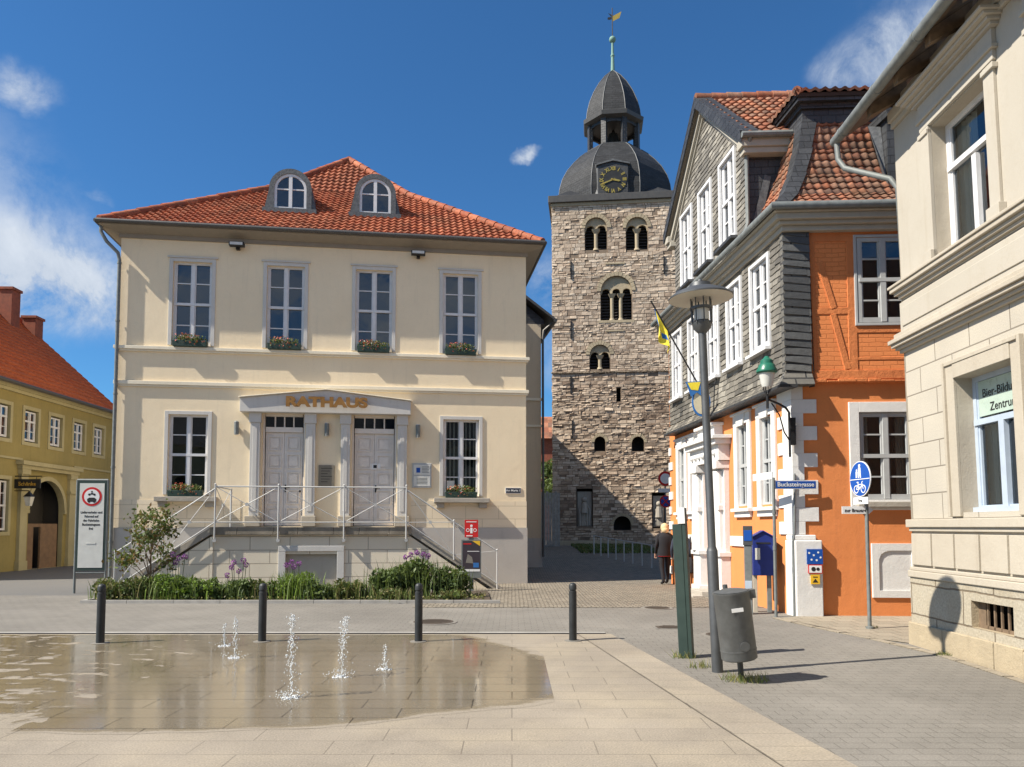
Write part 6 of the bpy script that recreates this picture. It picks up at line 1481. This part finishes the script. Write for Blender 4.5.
clump(-7.45, 16.55, .48, .52, 1300, ['leaf', 'leaf_lime'], 'fresh green plant with purple blooms just past the shrub, before the stair', .07, 3, [(-.05, .1, .98), (.12, .05, .90), (.0, .15, .80), (.22, .1, .93)])
clump(-6.75, 16.5, .46, .44, 1200, ['leaf_dark', 'leaf', 'leaf_lime'], 'dark leafy plant between the stair foot and the purple alliums', .08, 4)
clump(-6.05, 16.55, .46, .42, 1200, L3, 'dark green plant with a group of purple alliums before the terrace wall', .08, 5, [(-.18, .2, .68), (-.1, .1, .80), (-.02, .2, .60), (.10, .15, .84), (.14, .2, .74), (-.24, .1, .52)])
clump(-5.4, 16.55, .42, .40, 1000, ['leaf_olive', 'leaf_dark'], 'low olive plant before the edge of the hatch in terrace wall', .07, 6)
clump(-4.75, 16.6, .46, .58, 1300, ['leaf_lime', 'leaf'], 'bright lime green plant before the hatch, purple blooms above it', .06, 7, [(-.28, .2, .74), (-.16, .2, .80), (-.1, .15, .70), (.0, .2, .77)])
clump(-4.1, 16.5, .42, .36, 1000, L3, 'low dark plant before the second half of the hatch', .08, 8)
clump(-3.5, 16.55, .44, .40, 1100, ['leaf', 'leaf_olive'], 'low mixed green plant just past the hatch frame', .08, 9)
clump(-2.85, 16.7, .52, .66, 1700, ['leaf', 'leaf_dark', 'leaf'], 'rounded green bush before the terrace corner, lower of the pair', .09, 10)
clump(-2.05, 16.9, .66, .84, 2600, ['leaf_dark', 'leaf'], 'largest dark rounded bush at the stair, with faded purple heads', .09, 12, [(-.25, .2, .95), (-.1, .1, 1.0), (.05, .1, .97), (.15, .2, .92), (-.35, .1, .9)])
clump(-1.35, 16.95, .42, .66, 1300, ['leaf_dark', 'leaf'], 'dark bush tucked between the largest bush and the info post', .09, 13)
clump(-2.5, 16.3, .4, .26, 700, ['leaf_olive', 'leaf'], 'very low olive plant at the kerb in front of the big bushes', .06, 14)
clump(-1.4, 16.35, .4, .22, 600, ['leaf_olive', 'leaf'], 'very low sprawling plant at the end of the kerb near the info post', .06, 15)
tree('shrub', (-8.15, 16.95, .04), 2.0, .58, 1300, ['leaf_olive', 'leaf_dark', 'leaf_brown', 'leaf'], 'tall loose shrub with reddish brown leaf tips in front of the stair', 'shrub', 4, .03, .085, 21)
mb = MB('leaf_olive', 'leaf', 'dry_grass'); random.seed(77)
for _ in range(2600):
    mb.leaf((random.uniform(-9.0, -.6), random.uniform(16.12, 17.4), .07+.06*random.random()), .05, random.randrange(3), random.random()*.7, .8)
tag(mb.build('ground_cover'), 'low leafy ground cover between the plants of the bed', 'ground cover', kind='stuff')

# ------------------------------------------------------------------ fountain jets
def jet(px, Y, h, n, spread, label, seed, lean=0.):
    random.seed(seed); X = (px-512)/750*(Y*.998-.094)
    mb = MB('water')
    def drop(x, y, z, r, s_=1.): mb.lathe([(.001, -r*s_), (r*.8, -r*.5*s_), (r, 0), (r*.7, r*.6*s_), (.001, r*s_)], (x, y, z), 6)
    z = 0; pts = []; rad = []
    while z < h*.72:
        pts.append((lean*z+random.gauss(0, .008), random.gauss(0, .006), z)); rad.append(random.uniform(.004, .010)*(1.05-z/h*.5)); z += .028
    mb.tube(pts, rad, 6)
    for _ in range(n):
        f = random.random()**.7; r_ = random.gauss(0, spread)*(1.2-f*.6) 
        drop(lean*f*h+r_, random.gauss(0, spread), f*h*random.uniform(.9, 1.02), random.uniform(.002, .0085)*(.7+.5*f), random.uniform(1, 2))
    for _ in range(n//3):
        a = random.uniform(0, 2*PI); q = random.uniform(.04, .20); drop(q*math.cos(a), q*math.sin(a)*.8, random.uniform(.01, .06), random.uniform(.003, .008))
    for _ in range(26):
        a = random.uniform(0, 2*PI); q = random.uniform(0, .09); mb.lathe([(random.uniform(.008, .02), .0), (.006, random.uniform(.004, .012)), (.001, .013)], (q*math.cos(a), q*math.sin(a), 0), 7)
    o = mb.build('water_jet', loc=(X, Y, .008), smooth=True); tag(o, label, 'water jet', 'ground level fountain jets')
jet(224, 10.3, .30, 70, .016, 'shorter of the two close water jets, farthest from the alley', 1)
jet(235, 9.35, .52, 110, .022, 'taller slim water jet of the close pair, before the second bollard', 2)
jet(291, 7.2, .80, 220, .035, 'tallest and nearest water jet, in the middle of the wet slabs', 3)
jet(341, 8.2, .66, 190, .035, 'leaning splashy water jet between the tallest and the smallest one', 4, .05)
jet(385, 8.6, .28, 60, .020, 'smallest low water jet nearest the alley', 5)

# ------------------------------------------------------------------ far side of the square, behind the viewer (mirrored in panes)
for n_, (x, wd, hh, m_, l) in enumerate(((-24, 13, 8.5, 'ochre_pale', 'pale yellow house on the far side of the square, widest of its row'), (-10.5, 11, 10, 'stone_beige', 'beige three storey house on the far side of the square'), (1, 12, 9, 'annexe_taupe', 'brown grey house on the far side of the square'), (13.5, 12, 10.5, 'cream', 'cream gabled house on the far side of the square'))):
    t = thing('house', l, 'house', (x, -24, 0), 0, None)
    mb = MB(m_, 'interior'); mb.M = T(wd, 0, 0) @ Matrix.Rotation(PI, 4, 'Z'); hs = []
    for a in range(4):
        for f in range(3): hs.append((.9+a*(wd-2)/3.4, 2.0+a*(wd-2)/3.4, .9+f*3.0, 2.6+f*3.0)) if .9+f*3+1.7 < hh-.3 else None
    holed(mb, 0, wd, 0, hh, hs, .15, 0, 0, 0); mb.M = ID; mb.quad((0, 0, 0), (0, 0, hh), (0, -9, hh), (0, -9, 0)); mb.quad((wd, 0, 0), (wd, -9, 0), (wd, -9, hh), (wd, 0, hh)); mb.build('wall', t)
    mb = MB('slate_dark'); mb.quad((-.3, .4, hh-.1), (-.3, -4.5, hh+4), (wd+.3, -4.5, hh+4), (wd+.3, .4, hh-.1)); mb.quad((-.3, -9.3, hh-.1), (wd+.3, -9.3, hh-.1), (wd+.3, -4.5, hh+4), (-.3, -4.5, hh+4)); mb.build('roof', t)

# the short side of the orange house is not square to its long side
def skew(o):
    for c in kids(o):
        if c.type == 'MESH':
            for v in c.data.vertices:
                if v.co.x > 0: v.co.x *= .935
                v.co.y -= v.co.x*.136
        skew(c)
skew(O)
# the old front of the beige house leans out a little towards its eaves
def lean(o):
    for c in kids(o):
        if c.type == 'MESH':
            for v in c.data.vertices: v.co.y -= .018*max(0, v.co.z-1.7)
        lean(c)
lean(B)

def split(o, nm):
    """one object per loose piece"""
    me = o.data; par = list(range(len(me.vertices)))
    def find(a):
        while par[a] != a: par[a] = par[par[a]]; a = par[a]
        return a
    for p in me.polygons:
        v = p.vertices
        for q in v[1:]: par[find(q)] = find(v[0])
    isl = {}
    for p in me.polygons: isl.setdefault(find(p.vertices[0]), []).append(p)
    mats = list(me.materials); src = me.uv_layers[0].data
    for ps in isl.values():
        vm = {}; vs = []; fs = []; uv = []
        for p in ps:
            f = []
            for li in p.loop_indices:
                vi = me.loops[li].vertex_index
                if vi not in vm: vm[vi] = len(vs); vs.append(tuple(me.vertices[vi].co))
                f.append(vm[vi]); uv.append(tuple(src[li].uv))
            fs.append(f)
        m2 = bpy.data.meshes.new(nm); m2.from_pydata(vs, [], fs); u = m2.uv_layers.new(name='UVMap').data
        for k_, q in enumerate(uv): u[k_].uv = q
        for m_ in mats: m2.materials.append(m_)
        m2.polygons.foreach_set('material_index', [p.material_index for p in ps])
        n2 = bpy.data.objects.new(nm, m2); COL.objects.link(n2); n2.parent = o.parent
        for md in o.modifiers:
            if md.type == 'BEVEL': b2 = n2.modifiers.new('bevel', 'BEVEL'); b2.width = md.width; b2.segments = 2; b2.limit_method = 'ANGLE'; b2.angle_limit = md.angle_limit
    bpy.data.objects.remove(o)
for o in list(COL.objects):
    st = o.name.split('.')[0]
    if o.type == 'MESH' and st in ('scored_band', 'rafters', 'pilaster_feet', 'eaves_box', 'pilasters', 'sill_stones', 'base_band', 'dome_skirt'):
        split(o, {'rafters': 'rafter', 'pilaster_feet': 'pilaster_foot', 'pilasters': 'pilaster', 'sill_stones': 'sill_stone'}.get(st, st))

# ------------------------------------------------------------------ sky, sun, camera
w = bpy.data.worlds.new('World'); scn.world = w; w.use_nodes = True; nt = w.node_tree; nt.nodes.clear()
wb = NB.__new__(NB); wb.t = nt; wb.m = w; wb.out = nt.nodes.new('ShaderNodeOutputWorld')
sund = Vector((3.2, 1.12, -3.52)).normalized(); to = -sund
EL = math.asin(to.z); AZ = math.atan2(to.x, to.y)
sky = wb.n('ShaderNodeTexSky', _sky_type='NISHITA', _sun_disc=False, _sun_elevation=EL, _sun_rotation=AZ % (2*PI), _air_density=1.0, _dust_density=.35, _ozone_density=3.0, _altitude=300)
dirv = wb.n('ShaderNodeTexCoord').outputs['Generated']
def pdir(px, py):
    t = math.atan(43.5/750); u = (px-512)/750; v = (483.5-py)/750
    return Vector((u, math.cos(t)-v*math.sin(t), math.sin(t)+v*math.cos(t))).normalized()
mask = None
warp = wb.noise(dirv, 5.5, 6, .62, color=True)
dw = wb.vmath('ADD', dirv, wb.vmath('SCALE', wb.vmath('SUBTRACT', warp, (.5, .5, .5)), .11))
for px, py, r, zs, k in ((30, 292, .155, 2.1, 1.25), (-70, 262, .22, 2.2, 1.25), (90, 322, .08, 3.0, .9), (15, 88, .050, 1.7, .75), (85, 205, .03, 3, .35), (905, 42, .085, 1.5, .95), (860, 62, .06, 1.6, .8), (960, 20, .08, 1.5, .8), (520, 157, .026, 2.2, .9), (552, 275, .045, 1.2, .55), (548, 345, .07, 1., .6), (330, 165, .02, 2., .3), (1200, -100, .3, 1., .9), (-300, 200, .35, 1.5, 1.)):
    c = pdir(px, py)
    d = wb.vmath('SUBTRACT', dw, tuple(c)); d = wb.vmath('MULTIPLY', d, (1., 1., zs))
    ln = wb.n('ShaderNodeVectorMath', _operation='LENGTH'); wb.set(ln.inputs[0], d)
    v = wb.n('ShaderNodeMapRange', _interpolation_type='SMOOTHSTEP', **{'Value': ln.outputs['Value'], 'From__Min': r, 'From__Max': r*.15, 'To__Min': 0., 'To__Max': k}).outputs[0]
    mask = v if mask is None else wb.math('MAXIMUM', mask, v)
n1 = wb.noise(dirv, 7.5, 10, .66, .5); n2 = wb.noise(wb.vmath('MULTIPLY', dirv, (1, 1, 2)), 3.2, 7, .6)
rest = wb.math('MULTIPLY', wb.ramp(n2, .44, .62), wb.ramp(wb.n('ShaderNodeSeparateXYZ', Vector=dirv).outputs[1], .1, -.3))     # loose unseen clouds added behind the viewer to whiten the fill light
mk = wb.math('MULTIPLY', mask, wb.ramp(n1, .36, .56))
mk = wb.math('MINIMUM', wb.math('MAXIMUM', mk, rest), .95)
skyc = wb.mix(1., sky.outputs[0], (.52, 1.04, 1.42), 'MULTIPLY')
cl = wb.mix(wb.ramp(n1, .35, .75), (5.0, 5.8, 7.0), (8.2, 8.8, 9.6))
bgc = wb.mix(mk, skyc, cl)
bg_ = wb.n('ShaderNodeBackground', Strength=.056); wb.set(bg_.inputs[0], bgc); nt.links.new(bg_.outputs[0], wb.out.inputs[0])
sl = bpy.data.lights.new('sun', 'SUN'); sl.energy = 5.0; sl.angle = R(.53); sl.color = (1., .925, .80)
so = bpy.data.objects.new('sun', sl); COL.objects.link(so); so.rotation_euler = sund.to_track_quat('-Z', 'Y').to_euler(); so.location = (-10, -5, 20)
cd = bpy.data.cameras.new('camera'); cam = bpy.data.objects.new('camera', cd); COL.objects.link(cam); scn.camera = cam
cd.sensor_width = 36; cd.lens = 36*750/1024; cd.shift_y = 100/1024; cd.clip_end = 3000
cam.location = (0, 0, 1.62); cam.rotation_euler = (R(90)+math.atan(43.5/750), 0, 0)
scn.render.engine = 'CYCLES'
vs = scn.view_settings; vs.view_transform = 'Standard'; vs.look = 'None'; vs.exposure = .80; vs.gamma = 1; vs.use_curve_mapping = False
